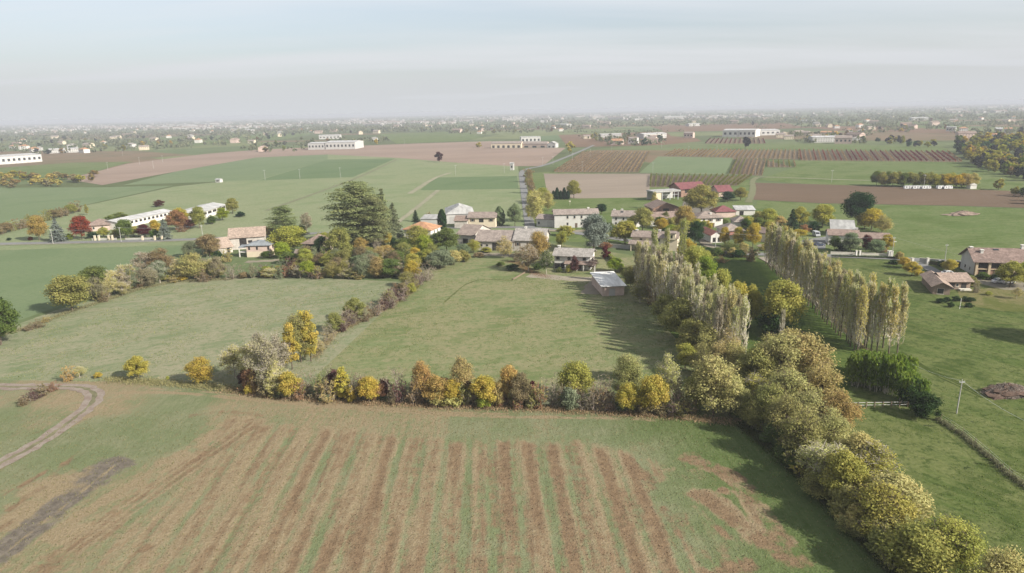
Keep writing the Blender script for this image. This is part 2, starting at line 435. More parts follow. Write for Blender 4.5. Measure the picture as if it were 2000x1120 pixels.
# near meadows
_z[0] = 0.0
field('meadow', [(-700, 720), (-200, 560), (-60, 480), (200, 477), (440, 474), (400, 500), (330, 545), (110, 600), (0, 640), (-500, 720)], G_CROP, 'smooth green field along the roadside farm', dz=0.004)
field('meadow', [(-500, 760), (0, 646), (110, 606), (330, 545), (560, 540), (800, 552), (815, 560), (590, 760), (480, 775), (-500, 775)], G_LEFT, 'pale dry meadow below the overgrown park', dz=0.004)
field('meadow', [(590, 760), (800, 560), (820, 530), (900, 480), (1090, 476), (1240, 500), (1270, 560), (1500, 700), (1480, 830), (1000, 800)], G_MID, 'mown meadow in front of the white house', dz=0.004)
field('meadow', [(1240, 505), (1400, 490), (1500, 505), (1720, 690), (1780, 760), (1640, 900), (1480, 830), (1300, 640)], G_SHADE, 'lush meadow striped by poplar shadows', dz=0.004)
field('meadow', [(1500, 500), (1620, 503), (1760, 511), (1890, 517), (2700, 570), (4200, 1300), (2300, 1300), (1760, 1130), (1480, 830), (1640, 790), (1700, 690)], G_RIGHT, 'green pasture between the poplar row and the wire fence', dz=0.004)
field('meadow', [(1870, 568), (1960, 560), (2400, 580), (2400, 620), (1960, 608), (1880, 596)], grass('dry_yard_grass', alb(140, 140, 94, 200), dry=alb(160, 150, 112, 200), dk=alb(118, 126, 74, 200), patch=0.8), 'dry yellowish grass in front of the brick farmhouse', z=0.03)

# roads and tracks
M_ASPH = plain('asphalt', alb(160, 160, 158, 250), 0.9, 0.2, 0.10, 0.4)
t = NT('gravel_track', 0.97, 0.05)
n1 = t.noise(0.6, t.pos(), 4, 0.7); n2 = t.noise(4.0, t.pos(), 2)
t.color(t.mix(t.ramp(n1, 0.3, 0.7), alb(168, 150, 138, 120), alb(190, 178, 164, 120))); t.bump(t.math('ADD', n1, n2), 0.6, 0.08)
M_GRAV = t.m
M_TRACKFAR = plain('pale_field_track', alb(188, 184, 160, 500), 0.95, 0.05, 0.15, 0.2)
main_road = [(-120, 480), (0, 477), (200, 473), (330, 470), (430, 466), (560, 459), (700, 453), (820, 447), (960, 444), (1036, 445), (1130, 456), (1250, 474), (1380, 491), (1480, 498), (1620, 500), (1760, 506), (1880, 513), (2080, 526)]
ribbon('road', main_road, 5.5, M_ASPH, 'grey country road passing through the village', 0.180)
ribbon('road', [(1036, 447), (1033, 430), (1027, 395), (1020, 350), (1018, 336), (1030, 330), (1060, 325), (1100, 310), (1138, 294), (1160, 284)], 5.0, M_ASPH, 'straight grey road running north from the village', 0.186, sm=1)
ribbon('road_verge', [(-120, 482.6), (0, 479.6), (200, 475.6), (330, 472.4), (430, 468.3)], 1.2, M_TRACKFAR, 'pale gravel verge along the roadside farm', 0.176, jag=0.3)
ribbon('dirt_track', [(-60, 757), (0, 757), (60, 757), (110, 756), (150, 757), (182, 764), (186, 783), (160, 808), (105, 848), (50, 882), (0, 907), (-60, 940)], 3.4, M_GRAV, 'curving gravel track at the edge of the striped field', 0.15, jag=0.35)
ribbon('dirt_track', [(1480, 346), (1600, 350), (1720, 354)], 3.0, M_TRACKFAR, 'thin pale track across the meadow below the vineyard', 0.17, jag=0.3)
ribbon('dirt_track', [(800, 379), (850, 347), (880, 338)], 4.0, M_TRACKFAR, 'pale track beside the dark green rectangle', 0.17, jag=0.5)
ribbon('dirt_track', [(770, 440), (800, 418), (856, 372)], 3.0, M_TRACKFAR, 'faint pale track behind the orange roofed house', 0.17, jag=0.5)
ribbon('dirt_track', [(520, 412), (600, 384), (700, 348), (775, 312)], 3.0, plain('dim_field_track', alb(158, 160, 132, 450), 0.95, 0.05), 'dim track across the pale green meadow', 0.17, jag=0.6)
ribbon('dirt_track', [(1060, 339.5), (1270, 339), (1420, 340.5), (1470, 343)], 2.6, M_TRACKFAR, 'pale lane below the vineyard', 0.174, jag=0.3)
ribbon('dirt_track', [(1462, 396), (1472, 372), (1468, 352), (1482, 346)], 4.0, plain('grassy_lane', alb(150, 152, 118, 380), 0.95), 'grassy lane beside the ploughed field', 0.174, jag=0.5)
ribbon('driveway', [(1032, 538), (1070, 541), (1110, 545), (1150, 546), (1180, 544)], 6.0, plain('gravel_yard', alb(190, 180, 162, 210), 0.95, 0.05), 'pale gravel drive below the white house', 0.034, jag=0.4)
ribbon('driveway', [(1758, 508), (1785, 513), (1810, 522), (1840, 540)], 4.0, M_ASPH, 'short drive behind the yellow shrubs', 0.184)
field('courtyard', [(1905, 541), (2060, 548), (2060, 572), (1960, 566), (1905, 552)], plain('pale_gravel_court', alb(176, 168, 150, 220), 0.95, 0.05), 'pale gravel court in front of the brick farmhouse', z=0.034)
field('courtyard', [(1560, 470), (1614, 462), (1612, 486), (1570, 488)], M_ASPH, 'dark paved yard beside the white house with the van', z=0.19)
field('courtyard', [(1335, 392), (1400, 392), (1390, 425), (1330, 412)], plain('farm_yard', alb(150, 144, 134, 380), 0.95), 'grey farm yard in front of the open shed', z=0.192)
field('path', [(1480, 503), (1520, 498), (1530, 505), (1500, 514)], plain('pale_path', alb(186, 176, 160, 240), 0.95), 'pale gravel corner at the head of the poplars', z=0.194)


# yards, ruts and worn lines
M_YARD = plain('worn_gravel_yard', alb(178, 168, 150, 230), 0.95, 0.05, 0.15, 0.4)
ribbon('yard', [(928, 496), (970, 498), (1020, 499), (1064, 498)], 6.0, M_YARD, 'worn gravel yard before the long barn', 0.036, jag=0.6)
ribbon('yard', [(1052, 450), (1090, 452), (1150, 452)], 5.0, M_YARD, 'gravel strip before the long white house', 0.196, jag=0.5)
ribbon('yard', [(1345, 452), (1375, 462), (1380, 482), (1420, 486)], 5.0, M_YARD, 'gravel drive between the villa and the cottage', 0.198, jag=0.5)
ribbon('yard', [(1480, 480), (1500, 482), (1530, 480)], 5.0, M_YARD, 'gravel apron before the cream house', 0.198, jag=0.5)
ribbon('yard', [(1176, 528), (1168, 548), (1150, 575)], 5.5, M_YARD, 'worn gravel beside the tin roofed shed', 0.036, jag=0.6)
ribbon('yard', [(480, 512), (510, 511), (545, 508)], 4.0, M_YARD, 'rubble strip before the small brick house', 0.036, jag=0.7)
M_RUT = plain('worn_grass_rut', alb(120, 126, 82, 150), 0.95, 0.05, 0.2, 0.5); M_RUT2 = plain('dark_mown_line', alb(92, 106, 58, 150), 0.95, 0.05, 0.2, 0.5)
for k_, (a_, b_, c_) in enumerate(((1762, 688, 0), (1768, 692, 6), (1775, 698, 14))):
    ribbon('wheel_rut', [(a_, b_), (1815 + c_, 722 + c_), (1862 + c_, 742 + c_), (1905 + c_, 764 + c_)], 0.5, M_RUT2, 'dark wheel rut crossing the pasture beside the bamboo', 0.034 + 0.002 * k_, jag=0.12)
ribbon('wheel_rut', [(1762, 622), (1840, 627), (1920, 631), (2010, 634)], 0.8, M_RUT, 'faint worn path across the pasture below the small barn', 0.034, jag=0.2)
ribbon('wheel_rut', [(868, 591), (920, 545), (1002, 548)], 0.6, M_RUT, 'faint worn line in the mown meadow', 0.034, jag=0.2)
for k_, o_ in enumerate((0, 7)):
    ribbon('wheel_rut', [(-20, 700 + o_), (140, 690 + o_), (330, 640 + o_), (520, 590 + o_), (700, 566 + o_)], 0.5, plain('pale_grass_rut', alb(176, 170, 138, 160), 0.95), 'pale wheel rut across the dry meadow', 0.03 + 0.002 * k_, jag=0.25)
ribbon('track_grass', [(-60, 757), (0, 757), (60, 757), (110, 756), (150, 757), (182, 764), (186, 783), (160, 808), (105, 848), (50, 882), (0, 907), (-60, 940)], 0.7, plain('track_middle_grass', alb(150, 146, 116, 120), 0.95, 0.05, 0.3, 1.0), 'grassy strip between the wheel ruts of the gravel track', 0.156, jag=0.3)
# foreground field: fine sheet with furrows, tracks and scorched strips
def pip(x, y, poly):
    inside = np.zeros(x.shape, bool); n = len(poly)
    for i in range(n):
        x0, y0 = poly[i]; x1, y1 = poly[(i + 1) % n]
        c = ((y0 > y) != (y1 > y)) & (x < (x1 - x0) * (y - y0) / (y1 - y0 + 1e-12) + x0)
        inside ^= c
    return inside
def vnoise(x, y, s, seed):
    """smooth value noise on numpy arrays"""
    r = np.random.default_rng(seed); g = r.random((256, 256)); u = x * s + 1000.0; v = y * s + 1000.0
    i = np.floor(u).astype(int); j = np.floor(v).astype(int); fu = u - i; fv = v - j
    fu = fu * fu * (3 - 2 * fu); fv = fv * fv * (3 - 2 * fv); i &= 255; j &= 255; i2 = (i + 1) & 255; j2 = (j + 1) & 255
    return (g[i, j] * (1 - fu) + g[i2, j] * fu) * (1 - fv) + (g[i, j2] * (1 - fu) + g[i2, j2] * fu) * fv
def fbm(x, y, s, seed, o=3):
    a = 0; w = 0.5; tot = 0
    for k in range(o): a = a + w * vnoise(x, y, s * 2 ** k, seed + k); tot += w; w *= 0.55
    return a / tot
def sstep(a, b, v):
    q = np.clip((v - a) / (b - a), 0, 1); return q * q * (3 - 2 * q)
def dist_line(x, y, pts):
    best = np.full(x.shape, 1e9); al = np.zeros(x.shape); side = np.zeros(x.shape); acc = 0.0
    for a, b in zip(pts[:-1], pts[1:]):
        dx, dy = b.x - a.x, b.y - a.y; L2 = dx * dx + dy * dy; L = math.sqrt(L2)
        tt = np.clip(((x - a.x) * dx + (y - a.y) * dy) / L2, 0, 1)
        ex = x - a.x - tt * dx; ey = y - a.y - tt * dy; d = np.hypot(ex, ey); mk = d < best
        best[mk] = d[mk]; al[mk] = (acc + tt * L)[mk]; side[mk] = (np.sign(dx * ey - dy * ex) * d)[mk]; acc += L
    return best, al / acc, side
CELL = 0.36
gx = np.arange(-150, 112, CELL); gy = np.arange(58, 150, CELL)
X, Y = np.meshgrid(gx, gy); ny, nx = X.shape
fore_px = [(-700, 742), (0, 742), (270, 746), (480, 768), (740, 788), (1000, 797), (1300, 812), (1450, 835), (1520, 890), (1620, 980), (1760, 1120), (1980, 1330), (-900, 1400)]
inside = pip(X, Y, [(G(a, b).x, G(a, b).y) for a, b in fore_px])
c0 = G(985, 860); U = (X + 0.030 * Y - (c0.x + 0.030 * c0.y))
U = U + 0.5 * (fbm(X, Y, 0.05, 3) - 0.5)
k = np.floor(U / 3.95 + 0.5); w_ = U - k * 3.95
rowv = vnoise(k * 7.3, k * 0, 1.0, 11)
cen_ = np.exp(-((X - G(1040, 950).x) / 20.0) ** 2)
wid = 0.50 + 0.40 * rowv + 0.28 * cen_ + 0.5 * (fbm(X, Y, 0.09, 5) - 0.5)
stripe = 1 - sstep(wid - 0.75, wid + 0.95, np.abs(w_))
stripe *= 0.58 + 0.42 * sstep(0.25, 0.60, vnoise(k * 13.7, Y * 0.055 + k * 3, 1.0, 21))
PXL = [G(a, b) for a, b in ((560, 822), (760, 842), (950, 852), (1150, 858), (1230, 880))]
top_y = np.interp(X, [p.x for p in PXL], [p.y for p in PXL]) + 2.5 * (fbm(X, Y, 0.2, 31) - 0.5)
lim_top = sstep(0, 3.5, top_y - Y)
lL = [G(470, 850), G(180, 1120)]; lR = [G(1225, 872), G(1420, 1120)]
fx = lambda ps: ps[0].x + (Y - ps[0].y) * (ps[1].x - ps[0].x) / (ps[1].y - ps[0].y)
lim_l = sstep(-6, 4, X - fx(lL)); lim_r = 1 - sstep(-3, 6, X - fx(lR))
inrow = lim_top * lim_l * lim_r
soil = stripe * inrow * (0.45 + 0.55 * sstep(0.0, 22.0, X - fx(lL)))
shoulder = (1 - sstep(0.9, 1.7, np.abs(w_))) * inrow
dry = 0.42 + 0.02 * inrow + 0.42 * shoulder * (0.5 + 0.8 * (fbm(X, Y, 0.12, 41) - 0.3)) + 0.4 * (fbm(X, Y, 0.06, 43) - 0.5)
grey = np.zeros_like(X)
def stroke(pix, width, what, amt=1.0, soft=0.6, seed=0, br=0.5, ends=True):
    global soil, dry, grey
    pts = smooth_line([G(a, b) for a, b in pix], 2)
    d, al, sd = dist_line(X, Y, pts)
    wv = width / 2 * (0.75 + 0.5 * fbm(X, Y, 0.25, 60 + seed))
    m = (1 - sstep(wv * (1 - soft), wv * (1 + soft), d)) * amt
    m *= 1 - br + br * sstep(0.3, 0.6, fbm(X, Y, 0.35, 80 + seed))
    if ends: m *= sstep(0.0, 0.06, al) * (1 - sstep(0.94, 1.0, al))
    if what == 's': soil = np.maximum(soil, m); dry = np.maximum(dry, m * 0.6)
    if what == 'g': grey = np.maximum(grey, m)
    if what == 'd': dry = np.maximum(dry, m)
    if what == 'l': dry = np.maximum(dry, m * 1.3); soil = soil * (1 - 0.85 * m); grey = grey * (1 - 0.8 * m)
    if what == 'e': dry = dry * (1 - m); soil = soil * (1 - m)
stroke([(520, 812), (430, 870), (340, 932), (240, 1002), (130, 1082), (40, 1150)], 4.6, 's', 0.80, 0.45, 1, 0.35)
stroke([(505, 808), (410, 870), (320, 925), (215, 1000), (100, 1080)], 9.0, 'd', 0.8, 0.6, 2)
stroke([(470, 800), (430, 845), (385, 895), (340, 930)], 2.6, 's', 0.6, 0.6, 3)
stroke([(360, 815), (420, 805), (480, 806), (520, 815), (510, 830)], 1.6, 's', 0.55, 0.6, 4)
for off, sd_ in ((-16, 5), (4, 6), (22, 7)):
    stroke([(500 + off, 822), (410 + off, 884), (320 + off, 946), (220 + off, 1016), (110 + off, 1096)], 0.45, 'l', 0.9, 0.5, sd_, 0.3)
stroke([(258, 890), (215, 912), (160, 955), (100, 1002), (40, 1052), (-40, 1115)], 5.0, 'g', 0.95, 0.5, 8, 0.35)
stroke([(240, 900), (205, 920), (165, 950)], 8.0, 'g', 0.8, 0.5, 31, 0.4)
stroke([(215, 890), (150, 930), (80, 985), (0, 1045)], 13.0, 'd', 0.85, 0.6, 9)
stroke([(230, 905), (140, 978), (70, 1034), (-20, 1105)], 0.5, 'l', 0.8, 0.5, 10, 0.6)
stroke([(170, 1000), (110, 1030), (40, 1085), (-20, 1130)], 0.6, 'l', 0.8, 0.5, 11, 0.6)
for a, w, s_ in (([(168, 880), (130, 902), (102, 934)], 1.5, 12), ([(86, 948), (50, 972), (10, 1003)], 1.6, 13), ([(32, 1010), (10, 1028), (-20, 1050)], 1.6, 14),
              ([(100, 915), (60, 940), (20, 962), (0, 975)], 1.2, 15), ([(295, 1065), (275, 1080), (255, 1095)], 1.4, 16), ([(385, 960), (378, 968)], 1.6, 17),
              ([(1318, 888), (1370, 902), (1420, 925), (1455, 958), (1485, 1005), (1530, 1060), (1590, 1120)], 3.4, 18),
              ([(1345, 955), (1395, 985), (1450, 1030), (1510, 1075), (1560, 1120)], 3.2, 19), ([(1375, 950), (1430, 985), (1480, 1040), (1530, 1090)], 1.0, 32), ([(1350, 985), (1400, 1030), (1450, 1075)], 1.2, 33), ([(1330, 1010), (1380, 1070), (1420, 1120)], 0.9, 34), ([(1400, 955), (1440, 968), (1470, 985)], 1.6, 20),
              ([(1235, 905), (1262, 935), (1285, 960)], 2.0, 21), ([(1390, 910), (1440, 925), (1475, 960)], 1.4, 22), ([(1290, 985), (1330, 1040), (1370, 1100)], 1.8, 23),
              ([(1480, 1100), (1430, 1108), (1390, 1130)], 3.0, 24)):
    stroke(a, w, 's', 0.9, 0.6, s_, 0.6)
stroke([(1330, 900), (1400, 950), (1460, 1010), (1530, 1080)], 12.0, 'd', 0.8, 0.6, 25)
stroke([(1290, 940), (1320, 1000), (1360, 1060), (1400, 1120)], 3.0, 'e', 0.6, 0.6, 26)
stroke([(190, 770), (330, 766), (480, 780), (640, 795), (800, 806), (950, 815), (1100, 816), (1230, 818), (1340, 828)], 1.5, 'l', 0.85, 0.6, 27, 0.5)
stroke([(250, 758), (420, 766), (600, 786), (760, 798), (900, 808), (1060, 810)], 1.0, 'l', 0.7, 0.6, 28, 0.5)
stroke([(480, 772), (640, 786), (800, 795), (950, 800), (1100, 806), (1300, 814)], 2.6, 's', 0.42, 0.6, 29, 0.5)
stroke([(210, 790), (140, 830), (40, 890), (-40, 930)], 3.5, 'd', 0.7, 0.6, 30)
# lusher turf at the lower left and the upper right
rs_ = fbm(U * 0.85, Y * 0.05, 1.0, 57); rs2_ = fbm(U * 1.25, Y * 0.07, 1.0, 61)
soil = np.maximum(soil, (0.22 + 0.42 * sstep(0.48, 0.66, rs2_)) * inrow)
dry = dry + 0.95 * inrow * (rs_ - 0.52) - 0.10 * inrow
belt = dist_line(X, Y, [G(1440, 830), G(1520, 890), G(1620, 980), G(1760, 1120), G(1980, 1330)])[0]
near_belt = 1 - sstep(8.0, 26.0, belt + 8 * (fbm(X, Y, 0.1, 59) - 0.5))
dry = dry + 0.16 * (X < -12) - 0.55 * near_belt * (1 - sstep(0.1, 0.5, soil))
lush = (1 - inrow) * sstep(0.45, 0.65, fbm(X, Y, 0.045, 51))
dry = np.clip(dry - 0.35 * lush, 0, 1.2)
Z = 0.10 - 0.10 * soil * (0.4 + 0.6 * fbm(X, Y, 0.8, 71)) + 0.07 * (fbm(X, Y, 0.5, 73) - 0.5) + 0.05 * shoulder - 0.03 * grey
Z = Z + 0.10 * soil * (vnoise(X, Y, 1.9, 77) - 0.5)
bd = dist_line(X, Y, [G(a, b) for a, b in fore_px[:11]])[0]
bf = sstep(0.0, 5.0, bd); Z = 0.02 + (Z - 0.02) * bf
idx = np.arange(ny * nx).reshape(ny, nx)
qf = np.stack([idx[:-1, :-1], idx[:-1, 1:], idx[1:, 1:], idx[1:, :-1]], -1).reshape(-1, 4)
keep = inside[:-1, :-1].ravel() & inside[1:, 1:].ravel() & inside[:-1, 1:].ravel() & inside[1:, :-1].ravel()
# only what the picture can plausibly see
vis = (np.abs(X) < 0.80 * Y + 12)[:-1, :-1].ravel(); qf = qf[keep & vis]
used = np.unique(qf); remap = -np.ones(ny * nx, int); remap[used] = np.arange(len(used))
t = NT('striped_field', 0.97, 0.03)
sa, da, ga = t.attr('soil'), t.attr('dry'), t.attr('grey'); ba = t.attr('belt')
p = t.pos(); n1 = t.noise(0.9, p, 4, 0.7); n2 = t.noise(3.2, p, 3, 0.7); n3 = t.noise(0.12, p, 4, 0.6)
ns = t.noise(1.6, t.pos((1, 0.10, 1), -0.03), 3, 0.7)
nn = t.math('ADD', t.math('MULTIPLY', n1, 0.5), t.math('MULTIPLY', ns, 0.5))
g0 = t.mix(t.ramp(n3, 0.4, 0.62), alb(148, 157, 117, 100), alb(163, 165, 130, 100))
g0 = t.mix(t.ramp(nn, 0.42, 0.64, 0, 0.6), g0, alb(126, 139, 97, 100))
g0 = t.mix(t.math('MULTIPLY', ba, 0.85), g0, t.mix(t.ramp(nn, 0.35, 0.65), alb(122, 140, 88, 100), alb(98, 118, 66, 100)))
drm = t.ramp(t.math('ADD', da, t.math('MULTIPLY', t.math('SUBTRACT', nn, 0.5), 1.6)), 0.25, 0.75)
g1 = t.mix(drm, g0, t.mix(t.ramp(n2, 0.35, 0.65), alb(172, 154, 122, 100), alb(190, 172, 141, 100)))
nr = t.math('ADD', nn, t.math('MULTIPLY', t.math('SUBTRACT', t.noise(0.33, p, 4, 0.7), 0.5), 0.9))
srm = t.ramp(t.math('ADD', sa, t.math('MULTIPLY', t.math('SUBTRACT', nr, 0.5), 1.7)), 0.25, 0.95)
g2 = t.mix(srm, g1, t.mix(t.ramp(n1, 0.3, 0.65), alb(142, 120, 97, 100), alb(170, 146, 117, 100)))
grm = t.ramp(t.math('ADD', ga, t.math('MULTIPLY', t.math('SUBTRACT', nr, 0.5), 1.2)), 0.3, 0.8)
g3 = t.mix(grm, g2, t.mix(t.ramp(n1, 0.3, 0.7), alb(128, 119, 109, 100), alb(160, 150, 136, 100)))
spk = t.noise(2.6, p, 2, 0.6); g3 = t.mix(t.ramp(spk, 0.66, 0.74, 0, 0.3), g3, alb(96, 84, 62, 100))
t.color(g3); t.bump(t.math('ADD', t.math('MULTIPLY', n1, 0.8), n2), 1.0, 0.16)
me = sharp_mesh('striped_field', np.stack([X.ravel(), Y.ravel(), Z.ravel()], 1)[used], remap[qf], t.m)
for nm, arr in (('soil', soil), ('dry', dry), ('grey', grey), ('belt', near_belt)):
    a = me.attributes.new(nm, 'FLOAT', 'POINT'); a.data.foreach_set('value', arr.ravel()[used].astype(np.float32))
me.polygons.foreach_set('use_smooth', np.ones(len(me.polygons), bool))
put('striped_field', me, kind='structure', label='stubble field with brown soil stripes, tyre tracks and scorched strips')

# ------------------------------------------------------------------ trees: prototypes sharing mesh data
def unit(v): return v / (np.linalg.norm(v, axis=1, keepdims=True) + 1e-9)
def lobe_leaves(rng, n, lobes, S, jit=0.7, upb=0.25, thick=0.85):
    """leaves on the shells of overlapping lobes (cx,cy,cz,r,flat)"""
    L = np.array(lobes); w = L[:, 3] ** 2; pick = rng.choice(len(L), n, p=w / w.sum())
    d = rng.normal(size=(n, 3)); d[:, 2] += upb * 2 * rng.random(n); d = unit(d)
    r = L[pick, 3] * (1 - thick * rng.random(n) ** 1.8 + 0.19 * rng.normal(size=n))
    P = L[pick, :3] + d * r[:, None] * np.stack([np.ones(n), np.ones(n), L[pick, 4]], 1)
    N = d + rng.normal(size=(n, 3)) * jit
    size = S * rng.uniform(0.65, 1.35, n)
    lobe_v = rng.random(len(L))
    V = np.clip(0.5 * rng.random(n) + 0.5 * lobe_v[pick], 0, 1)
    return P, N, size, V
def limb_path(rng, a, b, k=4, wob=0.12):
    a, b = Vector(a), Vector(b); out = [a]
    for i in range(1, k):
        p = a.lerp(b, i / k); s = (b - a).length * wob
        out.append(p + Vector(rng.normal(size=3) * s * 0.5))
    return out + [b]
def make_round(seed, H, W, z0, n, S, nl=26, flat=0.85, top=0.5, twigs=0, tr=0.16, taper=1.0, mat=None):
    """broadleaf tree: trunk with limbs reaching lobes of foliage"""
    rng = np.random.default_rng(seed); lobes = []
    ch = H - z0; zc = z0 + ch * top; m = MB()
    for i in range(nl):
        for _ in range(30):
            q = rng.uniform(-1, 1, 3)
            if (q ** 2).sum() < 1: break
        rr = W * rng.uniform(0.10, 0.20)
        up_ = q[2] > 0
        zz = zc + q[2] * ((H - zc - rr * 0.7) if up_ else (zc - z0 - rr * 0.6))
        k = (1 - max(0, q[2]) * 0.45 * taper)
        lobes.append((q[0] * (W / 2 - rr * 0.8) * k, q[1] * (W / 2 - rr * 0.8) * k, zz, rr, flat * rng.uniform(0.8, 1.1)))
    base = z0 + ch * 0.25
    m.tube([(0, 0, -0.3), (W * 0.01, 0, z0 * 0.5), (0, W * 0.01, base), (0, 0, zc + ch * 0.15)], [tr * 1.25, tr, tr * 0.85, tr * 0.3], 6)
    for L in lobes:
        z1 = min(L[2] * 0.75, base + rng.random() * ch * 0.25)
        m.tube(limb_path(rng, (0, 0, max(0.5, z1)), L[:3], 3), [tr * 0.45, tr * 0.32, tr * 0.2, tr * 0.06], 4, False)
        for _ in range(twigs):
            d = rng.normal(size=3); d[2] = abs(d[2]) * 0.8 + 0.2; d /= np.linalg.norm(d)
            c = Vector(L[:3]); e = c + Vector(d * L[3] * rng.uniform(0.8, 1.55))
            m.tube([c + Vector(rng.normal(size=3) * L[3] * 0.2), e], [0.03, 0.012], 3, False)
    P, N, s, V = lobe_leaves(rng, n, lobes, S)
    return m.mesh('trunk', mat or M_BARK), leaf_mesh('crown', P, N, s, V, rng=rng)
def make_bare(seed, H, W, n, S, stems=9, tw=14):
    """bushy bare thicket: many ascending stems and twigs, few leaves"""
    rng = np.random.default_rng(seed); m = MB(); tips = []
    for i in range(stems):
        a = rng.uniform(0, 6.283); r = W * 0.5 * math.sqrt(rng.random()); hh = H * rng.uniform(0.6, 1.0) * (1 - 0.35 * (2 * r / W) ** 2)
        b0 = Vector((math.cos(a) * r * 0.35, math.sin(a) * r * 0.35, -0.1)); e = Vector((math.cos(a) * r, math.sin(a) * r, hh))
        path = limb_path(rng, b0, e, 4, 0.14); m.tube(path, [0.07, 0.055, 0.04, 0.028, 0.012], 4, False)
        for _ in range(tw):
            j = rng.integers(1, 5); s = path[j - 1].lerp(path[j], rng.random())
            d = Vector((rng.normal() * 0.8, rng.normal() * 0.8, rng.uniform(0.1, 1.0))).normalized()
            q = s + d * H * rng.uniform(0.10, 0.24); m.tube([s, q], [0.028, 0.01], 3, False); tips.append((s, q))
            for _ in range(2):
                s2 = s.lerp(q, rng.uniform(0.3, 0.9)); d2 = (d + Vector(rng.normal(size=3) * 0.7)).normalized()
                q2 = s2 + d2 * H * rng.uniform(0.05, 0.12); m.tube([s2, q2], [0.018, 0.008], 3, False); tips.append((s2, q2))
    idx = rng.integers(0, len(tips), n); f = rng.random(n)
    P = np.array([tuple(tips[i][0].lerp(tips[i][1], f_)) for i, f_ in zip(idx, f)]) + rng.normal(size=(n, 3)) * 0.10
    return m.mesh('stems', M_TWIG), leaf_mesh('crown', P, rng.normal(size=(n, 3)), S * rng.uniform(0.6, 1.3, n), rng.random(n), rng=rng)
def make_poplar(seed, H, W, n, S, low=0.12, leafpow=0.8):
    """fastigiate poplar: upright pale twigs hugging the stem, leaves thicker towards the top"""
    rng = np.random.default_rng(seed); m = MB(); tips = []
    m.cur = 1; m.tube([(0, 0, -0.3), (0.05, 0, H * 0.4), (0, 0.05, H * 0.97)], [0.16, 0.11, 0.02], 5); m.cur = 0
    for i in range(92):
        z = H * (low + (0.90 - low) * rng.random() ** 0.9); a = rng.uniform(0, 6.283)
        prof = math.sin(math.pi * min(1, max(0.12, (z / H) * 0.75 + 0.22))) ** 0.6
        r = W * 0.5 * prof * rng.uniform(0.35, 1.0); ln = H * rng.uniform(0.10, 0.20)
        s = Vector((0, 0, z)); k = Vector((math.cos(a) * r * 0.8, math.sin(a) * r * 0.8, z + ln * 0.4))
        e = Vector((math.cos(a) * r, math.sin(a) * r, min(H * 0.99, z + ln)))
        m.tube([s, k, e], [0.06, 0.044, 0.018], 3, False); tips += [(s, k), (k, e), (k, e)]
        for _ in range(3):
            b = k.lerp(e, rng.random() * 0.8); d = Vector((rng.normal() * 0.12, rng.normal() * 0.12, 1)).normalized()
            q = b + d * H * rng.uniform(0.05, 0.11); m.tube([b, q], [0.026, 0.01], 3, False); tips += [(b, q)]
    Pm = np.array([(tuple(a), tuple(b)) for a, b in tips])
    zz = Pm[:, :, 2].mean(1) / H; w = 0.10 + np.clip(zz - 0.25, 0, 1) ** leafpow; pick = rng.choice(len(Pm), n, p=w / w.sum())
    f = rng.random((n, 1)); P = Pm[pick, 0] * (1 - f) + Pm[pick, 1] * f + rng.normal(size=(n, 3)) * (0.13, 0.13, 0.10)
    return m.mesh('trunk', [M_TWIGPALE, M_BARK]), leaf_mesh('crown', P, rng.normal(size=(n, 3)) * (1, 1, 0.4), S * rng.uniform(0.6, 1.3, n), rng.random(n), asp=0.5, rng=rng, up=(0, 0, 1))
def make_conifer(seed, H, W, n, S, col=False):
    """spruce: drooping whorls; or a dense column"""
    rng = np.random.default_rng(seed); m = MB()
    m.tube([(0, 0, -0.3), (0, 0, H * 0.95)], [0.22, 0.03], 6)
    P = []; N = []; V = []
    if col:
        u = rng.random(n) ** 0.8; a = rng.uniform(0, 6.283, n); prof = np.sin(np.pi * np.clip(u * 0.80 + 0.17, 0, 1)) ** 0.7
        lob = 1 + 0.18 * np.sin(a * 5 + u * 19)
        r = W * 0.5 * prof * lob * (1 - 0.25 * rng.random(n) ** 2)
        P = np.stack([np.cos(a) * r, np.sin(a) * r, 0.2 + u * (H - 0.2)], 1); N = np.stack([np.cos(a), np.sin(a), 0.2 + 0 * a], 1) + rng.normal(size=(n, 3)) * 0.5
        V = rng.random(n)
        return m.mesh('trunk', M_BARK), leaf_mesh('crown', P, N, S * rng.uniform(0.7, 1.3, n), V, rng=rng, up=(0, 0, 1))
    nw = int(H * 2.0); per = n // (nw * 9)
    for i in range(nw):
        z = H * (0.06 + 0.92 * i / nw); R = W * 0.5 * (1 - i / nw) ** 0.85 + 0.15
        nb = max(4, int(9 * R / (W * 0.5)) + 3)
        for b in range(nb):
            a = rng.uniform(0, 6.283); L = R * rng.uniform(0.75, 1.08); bv = rng.random()
            m.tube([(0, 0, z), (math.cos(a) * L, math.sin(a) * L, z - L * 0.18)], [0.04, 0.012], 3, False)
            kk = max(8, int(per * 9 / nb * (0.4 + R / (W * 0.5)) ))
            f = rng.random(kk) ** 0.6; side = rng.normal(size=kk) * 0.16 * L * (1.15 - f)
            x = np.cos(a) * L * f - np.sin(a) * side; y = np.sin(a) * L * f + np.cos(a) * side
            P.append(np.stack([x, y, z - L * 0.18 * f + rng.normal(size=kk) * 0.08], 1))
            N.append(np.stack([np.cos(a) * 0.35 + 0 * f, np.sin(a) * 0.35 + 0 * f, 1 + 0 * f], 1) + rng.normal(size=(kk, 3)) * 0.45); V.append(0.5 * rng.random(kk) + 0.5 * bv)
    P = np.concatenate(P); N = np.concatenate(N); V = np.concatenate(V)
    return m.mesh('trunk', M_BARK), leaf_mesh('crown', P, N, S * rng.uniform(0.7, 1.3, len(P)), V, rng=rng)
